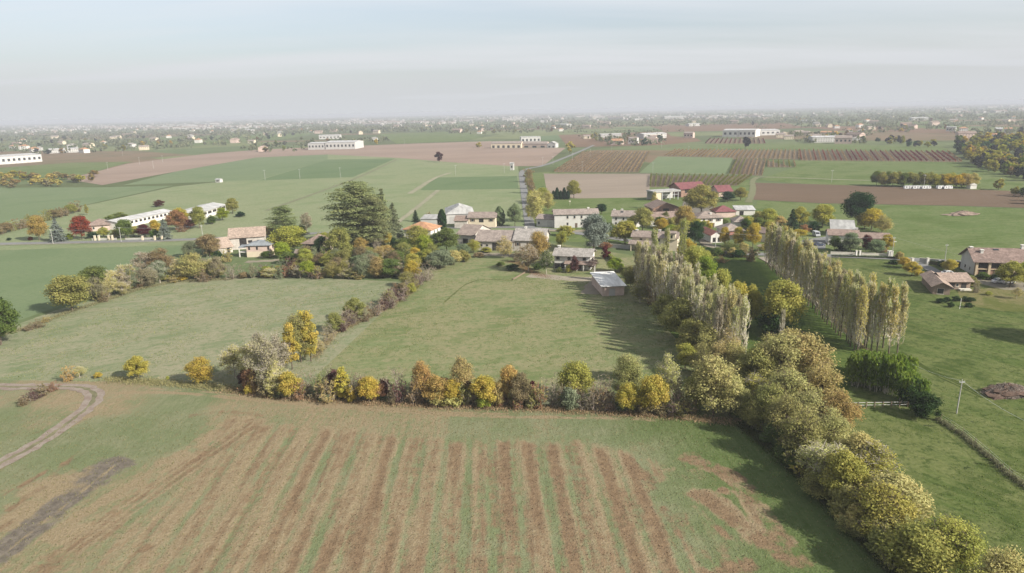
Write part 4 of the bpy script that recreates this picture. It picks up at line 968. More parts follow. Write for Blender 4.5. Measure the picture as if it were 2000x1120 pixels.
# left: ruin, brick house, hidden house, shed
R_RUIN = roof_mat('pink_ruin_tiles', (0.29, 0.225, 0.18), var=0.35)
h, W = house('ruined_barn', 'ruined white barn with sagging pink tile roof and open bays', (450, 489), (519, 484), 14, 5.2, 'x', 3.0, W_OLD, R_RUIN, 0.6, cat='barn', opens=[('F', 'o', 0.28, 0.48, 1.2, 4.6), ('F', 'o', 0.52, 0.64, 2.6, 3.7), ('F', 'o', 0.78, 0.88, 2.8, 3.6)])
h, W = house('ruined_barn', 'low wing of the ruined barn with long sloping pink tiles', (428, 497), (455, 493), 13, 2.6, 'x', 3.0, W_OLD, R_RUIN, 0.6, cat='barn', opens=[('F', 'o', 0.6, 0.8, 0.2, 2.0)])
h, W = house('brick_house', 'small unplastered pink brick house with blue grey roof', (483, 503), (529, 502), 9, 4.8, 'hip', 1.3, W_PINK, R_BLUE, 0.5, opens=row('F', 'o', (0.12, 0.45, 0.93), 0.8, 10, 3.0, 4.3) + row('F', 'o', (0.95,), 0.6, 10, 0.8, 2.2) + [('R', 'o', 0.3, 0.42, 3.0, 4.4), ('R', 'o', 0.55, 0.7, 0.6, 2.2)])
m = MB(); m.box((-0.03, -0.035, -0.3), (W + 0.03, 9.03, 2.3)); m.build('render_band', W_CREAM, h)
sub_roof(h, 'porch_roof', -3.4, -0.52, 0.4, 4.5, 3.9, 4.3, R_BLUE, (-3.2,), W_WHITE)
m = MB(); m.box((-3.3, 0.5, 1.9), (-0.05, 3.6, 2.1)); m.build('balcony', W_WHITE, h)
h, W = house('house', 'shaded house with hipped brown roof hidden among the park trees', (595, 499), (633, 500), 10, 5.2, 'hip', 2.5, W_CREAM, R_BROWN, 0.8, opens=row('F', 'o', (0.35,), 4.0, 8, 3.0, 4.8) + row('F', 'o', (0.6,), 2.0, 8, 0.2, 2.2))
h, W = house('shed', 'little pale shed with brown roof below the hidden house', (575, 513), (594, 512), 8, 2.4, 'shed', 0.9, W_CREAM, R_OLD, 0.5, cat='shed')
# left roadside farm
h, W = house('long_shed', 'very long white livestock shed with a strip of windows', (232, 449), (337, 425), 11, 3.6, 'x', 1.1, W_WHITE, R_SHEET, 0.5, cat='shed', opens=[('F', 'o', 0.06 + 0.078 * i, 0.115 + 0.078 * i, 1.7, 3.0) for i in range(12)] + [('F', 'p', 0.025 + 0.078 * i, 0.04 + 0.078 * i, 0, 3.5) for i in range(12)])
h, W = house('long_shed', 'second white livestock shed beyond the orange maples', (384, 433), (442, 413), 15, 4.0, 'x', 1.3, W_WHITE, R_SHEET, 0.5, cat='shed', opens=[('F', 'o', 0.06 + 0.16 * i, 0.18 + 0.16 * i, 2.0, 3.4) for i in range(6)])
h, W = house('house', 'low brown hipped house at the roadside farm entrance', (171, 453), (214, 450), 11, 3.2, 'hip', 2.2, W_PINK, R_BROWN, 0.8, opens=row('F', 'w', (0.3, 0.7), 1.2, 12, 0.9, 2.2))

# middle distance
def far_shed(name, label, FL, FR, depth, hw, rise, roof='x', wm=plain('far_white_cladding', (0.40, 0.39, 0.37), 0.8), rm=R_SHEET, n=6, cat='factory', v=(0.35, 0.7), **kw):
    return house(name, label, FL, FR, depth, hw, roof, rise, wm, rm, 0.4, cat=cat, opens=[('F', 'w', (i + 0.25) / n, (i + 0.75) / n, hw * v[0], hw * v[1]) for i in range(n)], **kw)
far_shed('factory', 'white factory hall standing behind the long brown field', (602, 293), (634, 292.5), 40, 10, 1.5, n=5)
far_shed('factory', 'longer white factory hall with grey roof beside the first hall', (636, 292.5), (694, 291.5), 50, 11, 2, n=8)
far_shed('factory', 'small white hall with sawtooth windows behind the factory', (623, 272.5), (664, 271.5), 30, 8, 1.5, n=6)
far_shed('factory', 'long white warehouse beside the scrub hedge on the plain', (-40, 325), (83, 316), 45, 10, 1.5, n=12)
far_shed('farm', 'arched brick barn of the white tower farm', (959, 290), (1018, 289.5), 16, 7, 3, rm=R_PINK, wm=W_CREAM, n=6, cat='barn', v=(0.05, 0.6))
far_shed('farm_tower', 'white crenellated main block of the tower farm', (1018, 281), (1056, 280), 16, 11, 0.3, roof='shed', n=5, cat='house')
far_shed('farm', 'pink barn with white gable below the tower farm', (1020, 289), (1068, 289), 14, 6, 3, rm=R_PINK, wm=W_PINK, n=3, cat='barn', v=(0.05, 0.5))
far_shed('farm', 'white ended barn at the end of the tower farm', (1069, 289), (1085, 289), 14, 6, 3, roof='y', rm=R_FCEM, n=2, cat='barn', v=(0.05, 0.5))
far_shed('warehouse', 'white twin warehouse behind the red vineyard', (1411, 268), (1441, 268), 50, 12, 2, rm=R_SHEET, wm=W_WHITE, n=3, cat='warehouse')
far_shed('warehouse', 'second white bay of the twin warehouse', (1442, 268), (1475, 268), 50, 12, 2, rm=R_SHEET, wm=W_WHITE, n=4, cat='warehouse')
far_shed('warehouse', 'low white warehouse beside the twin warehouse', (1486, 265), (1523, 264), 40, 9, 2, n=4, cat='warehouse')
far_shed('house', 'tall white house among the far farmhouses', (1227, 282), (1244, 282), 12, 9, 2, rm=R_PINK, n=3, cat='house')
far_shed('house', 'far farmhouse with pink roof and green barn beside it', (1193, 283), (1214, 283), 14, 6, 3, rm=R_TERRA, wm=W_PINK, n=3, cat='house')
far_shed('house', 'far grey roofed farmhouse near the dark hedge', (1258, 277), (1280, 277), 14, 6, 2, rm=R_OLD, wm=W_CREAM, n=3, cat='house')
far_shed('house', 'pink house with flat roof beside the round far tree', (1335, 270), (1353, 270), 14, 9, 2, rm=R_PINK, wm=W_PINK, n=3, cat='house')
far_shed('house', 'big brick farmhouse behind the green strip', (1630, 281), (1663, 281), 16, 8, 3, rm=R_OLD, wm=W_PINK, n=4, cat='house')
far_shed('house', 'cream roadside block behind the dark far hedge', (1602, 268), (1634, 268), 14, 8, 2, rm=R_TERRA, wm=W_CREAM, n=4, cat='house')
far_shed('house', 'white box house with flat roof by the far wood', (1847, 257), (1866, 257), 16, 8, 0.4, roof='shed', n=3, cat='house')
far_shed('house', 'white far house beside the lane by the wood', (1943, 260), (1957, 260), 16, 7, 2, n=2, cat='house')
far_shed('house', 'white far house at the end of the lane by the wood', (1961, 260), (1976, 260), 16, 7, 2, rm=R_TERRA, n=2, cat='house')
far_shed('shed', 'tiny white pump house standing in the green crop', (421, 357), (430, 357), 4, 2.6, 0.6, n=1, cat='shed')
far_shed('shed', 'white electricity cabin beside the straight road', (996, 333), (1003, 333), 3, 6.5, 0.6, n=1, cat='cabin')

# ------------------------------------------------------------------ the trees of the place
KW = {'round': 'leafy tree', 'loose': 'loose crowned tree', 'thin': 'sparse half bare tree', 'shrub': 'bushy shrub', 'tall': 'slender upright tree', 'bare': 'bare twiggy thicket',
      'brush': 'twiggy scrub bush', 'poplar': 'poplar', 'poplar_bare': 'nearly bare poplar', 'spruce': 'conical conifer', 'cypress': 'columnar cypress', 'cedar': 'spreading cedar', 'bamboo': 'bamboo clump', 'far': 'tree', 'far_tall': 'tall tree'}
CW = {'yellow': 'bright yellow', 'gold': 'golden', 'ygreen': 'yellow green', 'lime': 'lime green', 'olive': 'olive green', 'paleolive': 'pale olive', 'orange': 'orange tinted', 'rust': 'rust coloured', 'red': 'red',
      'green': 'green', 'dkgreen': 'dark green', 'midgreen': 'mid green', 'brown': 'brown', 'grey': 'grey brown', 'purple': 'dark purple', 'tan': 'tan', 'blue': 'blue grey', 'cedar': 'dark needled', 'sage': 'grey green', 'wine': 'wine red',
      'pop': 'yellow green topped', 'popy': 'golden topped', 'bamboo': 'bright green', 'popg': 'green topped'}
NM = {'round': 'leafy_tree', 'loose': 'loose_tree', 'thin': 'sparse_tree', 'tall': 'slender_tree', 'far': 'wood_tree', 'far_tall': 'wood_tree', 'bare': 'thicket', 'brush': 'scrub_bush', 'shrub': 'shrub', 'poplar': 'poplar_tree', 'poplar_bare': 'poplar_tree', 'spruce': 'conifer_tree', 'cypress': 'cypress_tree', 'cedar': 'cedar_tree', 'bamboo': 'bamboo_clump'}
CT = {'bare': 'thicket', 'brush': 'shrub', 'shrub': 'shrub', 'bamboo': 'bamboo'}
def T(place, kind, px, py, h, w, col, label=None):
    k = ppm(G(px, py)); hm_ = h / k
    size = '' if kind in ('bamboo', 'far', 'far_tall', 'poplar', 'poplar_bare') else ('small ' if hm_ < 3.2 else 'tall ' if hm_ > 9.5 else '')
    lab = label or (size + CW[col] + ' ' + KW[kind] + ' ' + place)
    return tree(kind, px, py, h, w, col, lab, group=None if label else (CW[col] + ' ' + KW[kind] + 's ' + place), name=NM.get(kind, 'tree'), cat=CT.get(kind, 'tree'))
def many(place, rows):
    for r in rows: T(place, *r)

HEDGE = 'in the hedgerow along the striped field'
many(HEDGE, [
    ('thin', 460, 739, 68, 60, 'paleolive'), ('thin', 520, 770, 126, 66, 'grey'), ('thin', 498, 752, 90, 55, 'paleolive'), ('tall', 571, 722, 95, 36, 'yellow'), ('tall', 608, 706, 102, 36, 'yellow'), ('tall', 596, 700, 96, 32, 'yellow'),
    ('loose', 588, 708, 96, 62, 'olive'), ('thin', 545, 745, 95, 60, 'grey'), ('shrub', 481, 754, 36, 30, 'purple'), ('brush', 499, 769, 46, 42, 'orange'), ('round', 565, 778, 52, 52, 'yellow'), ('thin', 540, 774, 70, 52, 'paleolive'),
    ('shrub', 486, 772, 22, 16, 'gold'), ('bare', 601, 768, 46, 44, 'brown'), ('bare', 637, 768, 55, 46, 'grey'), ('shrub', 652, 772, 50, 40, 'purple'), ('shrub', 637, 784, 16, 26, 'sage'),
    ('tall', 670, 780, 62, 36, 'yellow'), ('shrub', 689, 786, 32, 30, 'gold'), ('brush', 700, 776, 50, 40, 'grey'), ('round', 722, 788, 56, 44, 'gold'), ('shrub', 752, 775, 38, 30, 'purple'), ('bare', 783, 784, 68, 62, 'grey'), ('brush', 768, 790, 30, 30, 'brown'),
    ('loose', 828, 786, 82, 48, 'orange'), ('brush', 812, 790, 48, 44, 'brown'), ('round', 856, 789, 58, 58, 'orange'), ('loose', 903, 782, 84, 54, 'tan'), ('round', 889, 790, 48, 46, 'gold'), ('shrub', 917, 785, 44, 26, 'purple'),
    ('round', 946, 796, 62, 56, 'yellow'), ('shrub', 948, 797, 34, 34, 'lime'), ('round', 996, 786, 78, 46, 'orange'), ('loose', 1016, 794, 66, 50, 'brown'), ('shrub', 970, 788, 40, 26, 'purple'), ('shrub', 1047, 795, 24, 20, 'olive'),
    ('bare', 1077, 794, 62, 54, 'grey'), ('shrub', 1040, 780, 36, 28, 'wine'), ('round', 1124, 780, 78, 70, 'ygreen'), ('shrub', 1104, 786, 36, 34, 'gold'), ('bare', 1168, 799, 62, 58, 'grey'), ('bare', 1192, 802, 64, 36, 'brown'),
    ('loose', 1227, 744, 52, 60, 'paleolive'), ('loose', 1226, 785, 80, 60, 'olive'), ('round', 1225, 809, 66, 46, 'yellow'), ('round', 1275, 811, 84, 62, 'yellow'), ('thin', 1304, 775, 84, 54, 'paleolive'), ('brush', 1322, 796, 60, 46, 'grey'),
    ('loose', 1392, 812, 114, 112, 'paleolive'), ('loose', 1362, 800, 76, 64, 'ygreen'), ('round', 1425, 812, 80, 70, 'paleolive'), ('brush', 1346, 806, 40, 44, 'brown'), ('bare', 1135, 795, 40, 50, 'brown'), ('brush', 868, 792, 30, 30, 'rust'), ('brush', 1010, 800, 24, 30, 'rust')])
rf = random.Random(41)
def fill(place, pix, n, hs, ws, spread, kinds=('brush', 'bare', 'shrub', 'brush', 'thin'), cols=('grey', 'brown', 'tan', 'olive', 'paleolive', 'purple', 'sage', 'rust')):
    pts = densify([G(a, b) for a, b in pix], 0.6)
    for i in range(n):
        p = rf.choice(pts) + Vector((rf.uniform(-1, 1) * spread, rf.uniform(-1, 1) * spread, 0)); kd = rf.choice(kinds); c = rf.choice(cols)
        tree(kd, 0, 0, 0, 0, c, CW[c] + ' ' + KW[kd] + ' filling gaps ' + place, group=CW[c] + ' ' + KW[kd] + 's filling gaps ' + place, name=NM.get(kd, 'tree'), cat=CT.get(kd, 'tree'), pos=p, hm=rf.uniform(*hs), wm=rf.uniform(*ws))
fill(HEDGE, [(478, 764), (600, 778), (740, 785), (900, 790), (1050, 794), (1200, 802), (1340, 808)], 74, (2.4, 5.4), (2.8, 4.8), 1.2)
fill('in the hedge above the pale dry meadow', [(180, 590), (270, 562), (340, 546), (440, 542)], 26, (4, 8.5), (5, 8), 2.2, ('thin', 'loose', 'thin', 'brush'), ('paleolive', 'grey', 'olive', 'grey', 'sage'))
fill('on the meadow edge of the overgrown park', [(480, 542), (640, 543), (790, 541)], 26, (3, 6.5), (4, 7), 2.0)
fill('in the overgrown park', [(540, 515), (640, 518), (740, 520), (810, 515), (840, 520)], 26, (4, 8), (5, 8), 3.5, ('round', 'loose', 'brush', 'loose'), ('olive', 'midgreen', 'ygreen', 'brown', 'sage', 'paleolive'))
fill('in the diagonal hedge between the two meadows', [(815, 555), (760, 598), (700, 626), (650, 655)], 34, (2.6, 5.2), (3.2, 5.4), 1.2, ('bare', 'brush', 'bare', 'shrub'), ('purple', 'grey', 'brown', 'olive', 'purple'))
fill('among the village houses', [(1345, 500), (1420, 500), (1480, 505)], 8, (2, 4), (3, 5), 1.5, ('shrub', 'brush'), ('green', 'olive', 'dkgreen', 'tan'))
fill('among the village houses', [(1185, 470), (1225, 452), (1290, 448), (1345, 432), (1350, 460), (1430, 440), (1480, 456), (1520, 460), (1560, 462)], 26, (3.5, 7.5), (4, 7.5), 3.5, ('round', 'loose', 'shrub', 'round'), ('olive', 'midgreen', 'ygreen', 'green', 'gold', 'paleolive'))
fill('along the north road', [(1040, 435), (1036, 400), (1034, 370), (1034, 345)], 9, (4, 8), (4, 7), 1.5, ('loose', 'brush', 'round'), ('paleolive', 'olive', 'brown', 'ygreen'))
fill('in the dense tree belt beside the striped field', [(1440, 820), (1500, 850), (1580, 930), (1680, 1030), (1770, 1110)], 30, (3.0, 6.0), (4.0, 6.5), 1.6, ('loose', 'loose', 'brush', 'shrub'), ('olive', 'paleolive', 'ygreen', 'green', 'olive'))
T('', 'round', 271, 741, 45, 44, 'yellow', 'round yellow tree standing alone on the meadow edge')
T('', 'loose', 395, 750, 53, 58, 'gold', 'leaning golden tree with pale forked trunks at the meadow edge')
T('', 'shrub', 192, 739, 13, 15, 'gold', 'tiny yellow shrub beside the bend of the gravel track')
T('', 'shrub', 328, 743, 9, 8, 'ygreen', 'tiny sapling between the two lone yellow trees')
T('', 'brush', 133, 745, 30, 30, 'orange', 'orange scrub bush where the track forks')
T('', 'thin', 156, 737, 22, 30, 'paleolive', 'low straggly bush behind the orange scrub')
for i, (x, y, h, w, c) in enumerate(((48, 792, 18, 34, 'brown'), (66, 781, 20, 34, 'purple'), (84, 772, 24, 34, 'brown'), (102, 765, 18, 30, 'rust'))):
    tree('brush', x, y, h, w, c, 'brown bramble bush in the clump beside the curving track', group='brambles beside the curving track', name='bramble', cat='shrub')
# big trees of the right-hand band
BAND = 'in the dense tree belt beside the striped field'
rb = random.Random(5)
line = [G(1470, 800), G(1520, 868), G(1600, 950), G(1690, 1045), G(1790, 1140), G(1900, 1240)]
line = densify(line, 5.2)
for i, p in enumerate(line):
    for s, off in ((0, 0.8), (1, 5.6)):
        q = p + Vector((off + rb.uniform(-1, 1), off * 0.45 + rb.uniform(-1.5, 1.5), 0))
        late = i > len(line) * 0.55
        col = rb.choice(['paleolive', 'paleolive', 'paleolive', 'tan', 'ygreen'] if s else ['olive', 'paleolive', 'ygreen']) if not late else rb.choice(['ygreen', 'olive', 'ygreen', 'paleolive'])
        kd = rb.choice(['loose', 'loose', 'round', 'loose', 'thin'])
        tree(kd, 0, 0, 0, 0, col, CW[col] + ' ' + KW[kd] + ' ' + BAND, group=CW[col] + ' ' + KW[kd] + 's ' + BAND, pos=q, hm=rb.uniform(7.0, 9.2), wm=rb.uniform(6.2, 8.4))
for (x, y, h, w, c, k) in ((1520, 770, 120, 110, 'paleolive', 'loose'), (1570, 770, 118, 110, 'tan', 'loose'), (1540, 720, 78, 90, 'paleolive', 'loose'), (1500, 740, 90, 80, 'olive', 'loose'), (1475, 772, 92, 84, 'olive', 'round'), (1600, 810, 96, 90, 'tan', 'loose'), (1545, 815, 90, 100, 'paleolive', 'loose'), (1635, 850, 84, 80, 'orange', 'loose')):
    T(BAND, k, x, y, h, w, c)
# olive trees at the foot of the poplar block
FRONT = 'at the foot of the poplar block'
many(FRONT, [('loose', 1262, 586, 58, 52, 'paleolive'), ('brush', 1275, 596, 44, 44, 'brown'), ('round', 1300, 640, 66, 58, 'olive'), ('round', 1330, 668, 84, 76, 'olive'), ('loose', 1310, 612, 58, 56, 'paleolive'), ('round', 1352, 700, 80, 70, 'olive'), ('loose', 1385, 712, 80, 70, 'paleolive'), ('loose', 1400, 742, 72, 60, 'tan'),
    ('loose', 1372, 738, 66, 62, 'olive'), ('brush', 1285, 575, 50, 46, 'grey'), ('thin', 1250, 592, 44, 40, 'olive'), ('round', 1338, 720, 50, 50, 'ygreen'), ('loose', 1430, 748, 80, 60, 'paleolive'), ('thin', 1420, 720, 80, 60, 'tan')])
BEH = 'on the far flank of the poplar block'
many(BEH, [('round', 1352, 556, 84, 50, 'ygreen'), ('round', 1376, 590, 92, 46, 'lime'), ('round', 1405, 612, 96, 44, 'ygreen'), ('round', 1438, 640, 92, 54, 'yellow'), ('round', 1340, 530, 66, 40, 'gold'), ('loose', 1370, 535, 55, 44, 'ygreen'), ('round', 1465, 640, 84, 40, 'ygreen')])
T('', 'round', 1524, 650, 106, 84, 'ygreen', 'broad yellow green tree between the two poplar rows')
T('', 'shrub', 1505, 655, 50, 60, 'dkgreen', 'dark undergrowth below the broad tree between the poplar rows')
T('', 'poplar_bare', 1525, 672, 64, 14, 'grey', 'single pale bare poplar before the broad tree')
# poplars
def poplar_row(A, B, n, rows, gap, h, place, cols, seed, bare=0.3, w=2.7):
    r = random.Random(seed); a, b = G(*A), G(*B); d = (b - a).normalized(); s = Vector((d.y, -d.x, 0))
    for k in range(rows):
        for i in range(n):
            p = a.lerp(b, (i + 0.5 * (k % 2)) / (n - 1)) + s * gap * k + Vector((r.uniform(-.4, .4), r.uniform(-.4, .4), 0))
            kd = 'poplar_bare' if r.random() < bare else 'poplar'; c = r.choice(cols)
            tree(kd, 0, 0, 0, 0, c, CW[c] + ' ' + KW[kd] + ' ' + place, group=CW[c] + ' ' + KW[kd] + 's ' + place, name='poplar_tree', pos=p, hm=h * r.uniform(0.88, 1.06), wm=w * r.uniform(0.85, 1.15))
poplar_row((1513, 516), (1700, 688), 44, 2, 3.2, 14.6, 'in the long poplar row ending at the bamboo', ['pop', 'pop', 'popg', 'popy', 'grey'], 3, 0.35, 2.6)
for (x, y, c) in ((1690, 672, 'popy'), (1712, 690, 'popy'), (1735, 694, 'popy'), (1752, 690, 'pop'), (1724, 680, 'popg')):
    T('at the bamboo end of the long poplar row', 'poplar', x, y, 128, 24, c)
poplar_row((1278, 566), (1452, 712), 24, 3, 3.0, 14.8, 'in the poplar block near the tin roofed shed', ['pop', 'popg', 'grey', 'pop'], 8, 0.5, 2.6)
T('', 'poplar', 1276, 560, 104, 20, 'popg', 'tall green poplar standing first in the poplar block')
T('', 'poplar', 1300, 552, 98, 18, 'popg', 'second tall green poplar beside the turret house')
T('', 'poplar', 1331, 545, 110, 22, 'popg', 'tall green poplar before the dark conifer')
# bamboo and evergreen bush
BAM = 'at the foot of the long poplar row'
many(BAM, [('bamboo', 1678, 752, 62, 62, 'bamboo'), ('bamboo', 1712, 760, 68, 66, 'bamboo'), ('bamboo', 1745, 768, 74, 62, 'bamboo'), ('bamboo', 1700, 735, 48, 66, 'bamboo'), ('bamboo', 1765, 745, 50, 48, 'bamboo'), ('bamboo', 1772, 786, 56, 54, 'bamboo'), ('bamboo', 1792, 790, 52, 42, 'bamboo')])
T('', 'shrub', 1778, 790, 54, 48, 'dkgreen', 'dark leafy shrub inside the bamboo thicket')
T('', 'shrub', 1806, 815, 52, 60, 'dkgreen', 'rounded dark evergreen bush at the end of the rail fence')
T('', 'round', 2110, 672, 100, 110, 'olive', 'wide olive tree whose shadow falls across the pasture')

# left hedge line and the big round trees
LH = 'in the hedge above the pale dry meadow'
T('', 'round', 141, 609, 80, 78, 'olive', 'large round olive tree in the hedge above the pale dry meadow')
T('', 'round', 190, 580, 62, 62, 'midgreen', 'green tree leaning behind the large round olive tree')
T('', 'round', 2, 674, 96, 70, 'green', 'dark green tree at the low corner of the pale dry meadow')
T('', 'round', -26, 664, 110, 80, 'dkgreen', 'darker tall tree behind the dark green meadow tree')
many(LH, [('thin', 224, 573, 50, 46, 'paleolive'), ('thin', 250, 562, 50, 44, 'paleolive'), ('thin', 288, 540, 52, 56, 'grey'), ('loose', 317, 538, 54, 54, 'brown'), ('shrub', 318, 547, 18, 40, 'ygreen'), ('shrub', 290, 543, 24, 28, 'dkgreen'), ('loose', 372, 502, 32, 34, 'sage'),
    ('round', 410, 502, 46, 44, 'brown'), ('round', 396, 494, 32, 28, 'brown'), ('loose', 380, 545, 52, 62, 'paleolive'), ('thin', 350, 545, 40, 40, 'paleolive'), ('round', 425, 542, 30, 32, 'lime'), ('shrub', 412, 500, 12, 14, 'lime'), ('bare', 456, 545, 32, 46, 'grey'), ('shrub', 357, 549, 11, 20, 'gold'),
    ('brush', 268, 563, 30, 36, 'brown'), ('thin', 240, 578, 30, 30, 'tan'), ('brush', 445, 512, 26, 30, 'tan'), ('shrub', 428, 512, 24, 26, 'dkgreen'), ('brush', 400, 550, 24, 34, 'brown'), ('brush', 338, 552, 16, 30, 'tan'), ('brush', 205, 590, 22, 30, 'brown'), ('brush', 75, 640, 16, 30, 'brown'), ('brush', 55, 646, 10, 26, 'brown'), ('brush', 90, 630, 12, 26, 'tan')])
# park around the ruin and the hidden house
PK = 'in the overgrown park'
T('', 'cedar', 556, 472, 66, 62, 'cedar', 'small cedar with flat plates behind the ruin')
T('', 'cedar', 702, 482, 118, 122, 'cedar', 'great dark cedar towering over the park')
T('', 'spruce', 750, 474, 108, 58, 'sage', 'grey green conifer pressed against the great cedar')
T('', 'spruce', 770, 466, 72, 44, 'sage', 'lower grey green conifer beside the great cedar')
T('', 'cedar', 732, 484, 96, 70, 'cedar', 'second dark cedar crowded against the great cedar')
T('', 'cypress', 692, 482, 46, 16, 'sage', 'narrow grey green column below the great cedar')
many(PK, [('thin', 600, 458, 46, 26, 'grey'), ('round', 566, 494, 58, 70, 'ygreen'), ('loose', 536, 468, 34, 38, 'orange'), ('round', 552, 504, 32, 36, 'lime'), ('round', 665, 509, 66, 52, 'olive'), ('round', 632, 507, 46, 36, 'dkgreen'), ('round', 634, 492, 42, 38, 'ygreen'), ('round', 752, 480, 30, 30, 'yellow'), ('cypress', 770, 492, 27, 14, 'dkgreen'),
    ('round', 792, 493, 32, 42, 'midgreen'), ('loose', 815, 490, 50, 60, 'ygreen'), ('round', 829, 500, 42, 36, 'lime'), ('round', 811, 514, 32, 26, 'gold'), ('round', 790, 506, 36, 36, 'olive'), ('loose', 706, 495, 32, 32, 'orange'), ('round', 756, 508, 32, 32, 'orange'), ('bare', 735, 488, 27, 28, 'grey'), ('brush', 640, 515, 24, 40, 'brown'), ('loose', 588, 470, 30, 34, 'midgreen'),
    ('round', 720, 512, 30, 36, 'olive'), ('shrub', 690, 505, 22, 30, 'dkgreen'), ('round', 775, 518, 30, 34, 'midgreen'), ('loose', 742, 514, 34, 36, 'tan'), ('round', 806, 530, 36, 34, 'ygreen'), ('brush', 560, 512, 16, 26, 'brown'), ('round', 520, 505, 16, 20, 'green')])
PE = 'on the meadow edge of the overgrown park'
many(PE, [('shrub', 522, 540, 20, 32, 'lime'), ('shrub', 545, 536, 18, 28, 'ygreen'), ('brush', 568, 540, 38, 28, 'purple'), ('round', 602, 543, 37, 34, 'lime'), ('brush', 628, 543, 22, 28, 'brown'), ('loose', 650, 543, 34, 37, 'olive'), ('loose', 673, 543, 34, 32, 'olive'), ('bare', 690, 544, 40, 32, 'grey'), ('loose', 712, 544, 47, 42, 'sage'), ('loose', 738, 544, 43, 38, 'tan'),
    ('round', 763, 543, 42, 46, 'midgreen'), ('brush', 785, 541, 22, 28, 'grey'), ('shrub', 500, 541, 14, 26, 'sage'), ('brush', 585, 541, 20, 26, 'brown'), ('brush', 700, 546, 16, 28, 'tan'), ('loose', 660, 530, 28, 36, 'brown'), ('loose', 725, 532, 36, 36, 'grey'), ('shrub', 478, 543, 12, 26, 'brown')])
DG = 'in the diagonal hedge between the two meadows'
many(DG, [('bare', 830, 549, 40, 48, 'grey'), ('round', 808, 545, 36, 34, 'gold'), ('loose', 795, 560, 32, 36, 'olive'), ('brush', 775, 580, 28, 27, 'rust'), ('bare', 786, 588, 32, 38, 'purple'), ('bare', 756, 603, 32, 46, 'purple'), ('bare', 735, 615, 32, 42, 'brown'), ('round', 695, 626, 44, 42, 'olive'), ('brush', 680, 634, 20, 26, 'brown'), ('loose', 655, 647, 37, 37, 'olive'),
    ('bare', 640, 667, 27, 34, 'tan'), ('brush', 670, 648, 18, 28, 'purple'), ('thin', 622, 690, 30, 30, 'tan'), ('brush', 715, 628, 18, 30, 'brown'), ('brush', 765, 592, 30, 26, 'purple'), ('shrub', 803, 572, 20, 26, 'ygreen')])
# garden of the white house and the long barn
GD = 'in the gardens of the farm complex'
many(GD, [('thin', 1032, 530, 56, 48, 'brown'), ('loose', 1052, 505, 54, 44, 'orange'), ('thin', 1067, 535, 50, 32, 'green'), ('thin', 986, 504, 44, 40, 'tan'), ('loose', 1097, 482, 32, 28, 'ygreen'), ('shrub', 1105, 461, 22, 36, 'ygreen'), ('shrub', 1123, 533, 34, 20, 'purple'), ('thin', 1158, 530, 30, 22, 'purple'), ('shrub', 1112, 533, 16, 16, 'ygreen'),
    ('shrub', 1092, 532, 10, 14, 'midgreen'), ('shrub', 1183, 506, 28, 18, 'wine'), ('round', 1201, 531, 30, 32, 'lime'), ('loose', 1232, 562, 46, 48, 'olive'), ('thin', 1250, 590, 48, 40, 'olive'), ('shrub', 1002, 528, 13, 30, 'dkgreen'), ('shrub', 978, 520, 9, 18, 'midgreen'), ('cypress', 976, 441, 37, 20, 'sage'), ('round', 1006, 443, 45, 30, 'sage'), ('cypress', 864, 447, 37, 17, 'dkgreen'), ('spruce', 812, 433, 24, 18, 'dkgreen'),
    ('round', 873, 493, 48, 50, 'midgreen'), ('round', 851, 492, 38, 32, 'sage'), ('round', 860, 525, 40, 56, 'sage'), ('round', 887, 518, 32, 32, 'paleolive'), ('shrub', 905, 512, 24, 28, 'olive'), ('loose', 925, 494, 28, 30, 'ygreen'), ('shrub', 950, 493, 10, 26, 'ygreen'), ('loose', 843, 508, 34, 32, 'olive'), ('brush', 838, 433, 20, 18, 'brown'), ('round', 905, 500, 26, 28, 'sage'),
    ('brush', 1010, 512, 24, 26, 'grey'), ('shrub', 935, 503, 10, 24, 'brown'), ('shrub', 1050, 527, 14, 18, 'green')])
T('', 'round', 1160, 494, 78, 62, 'blue', 'great blue grey evergreen dome behind the white house')
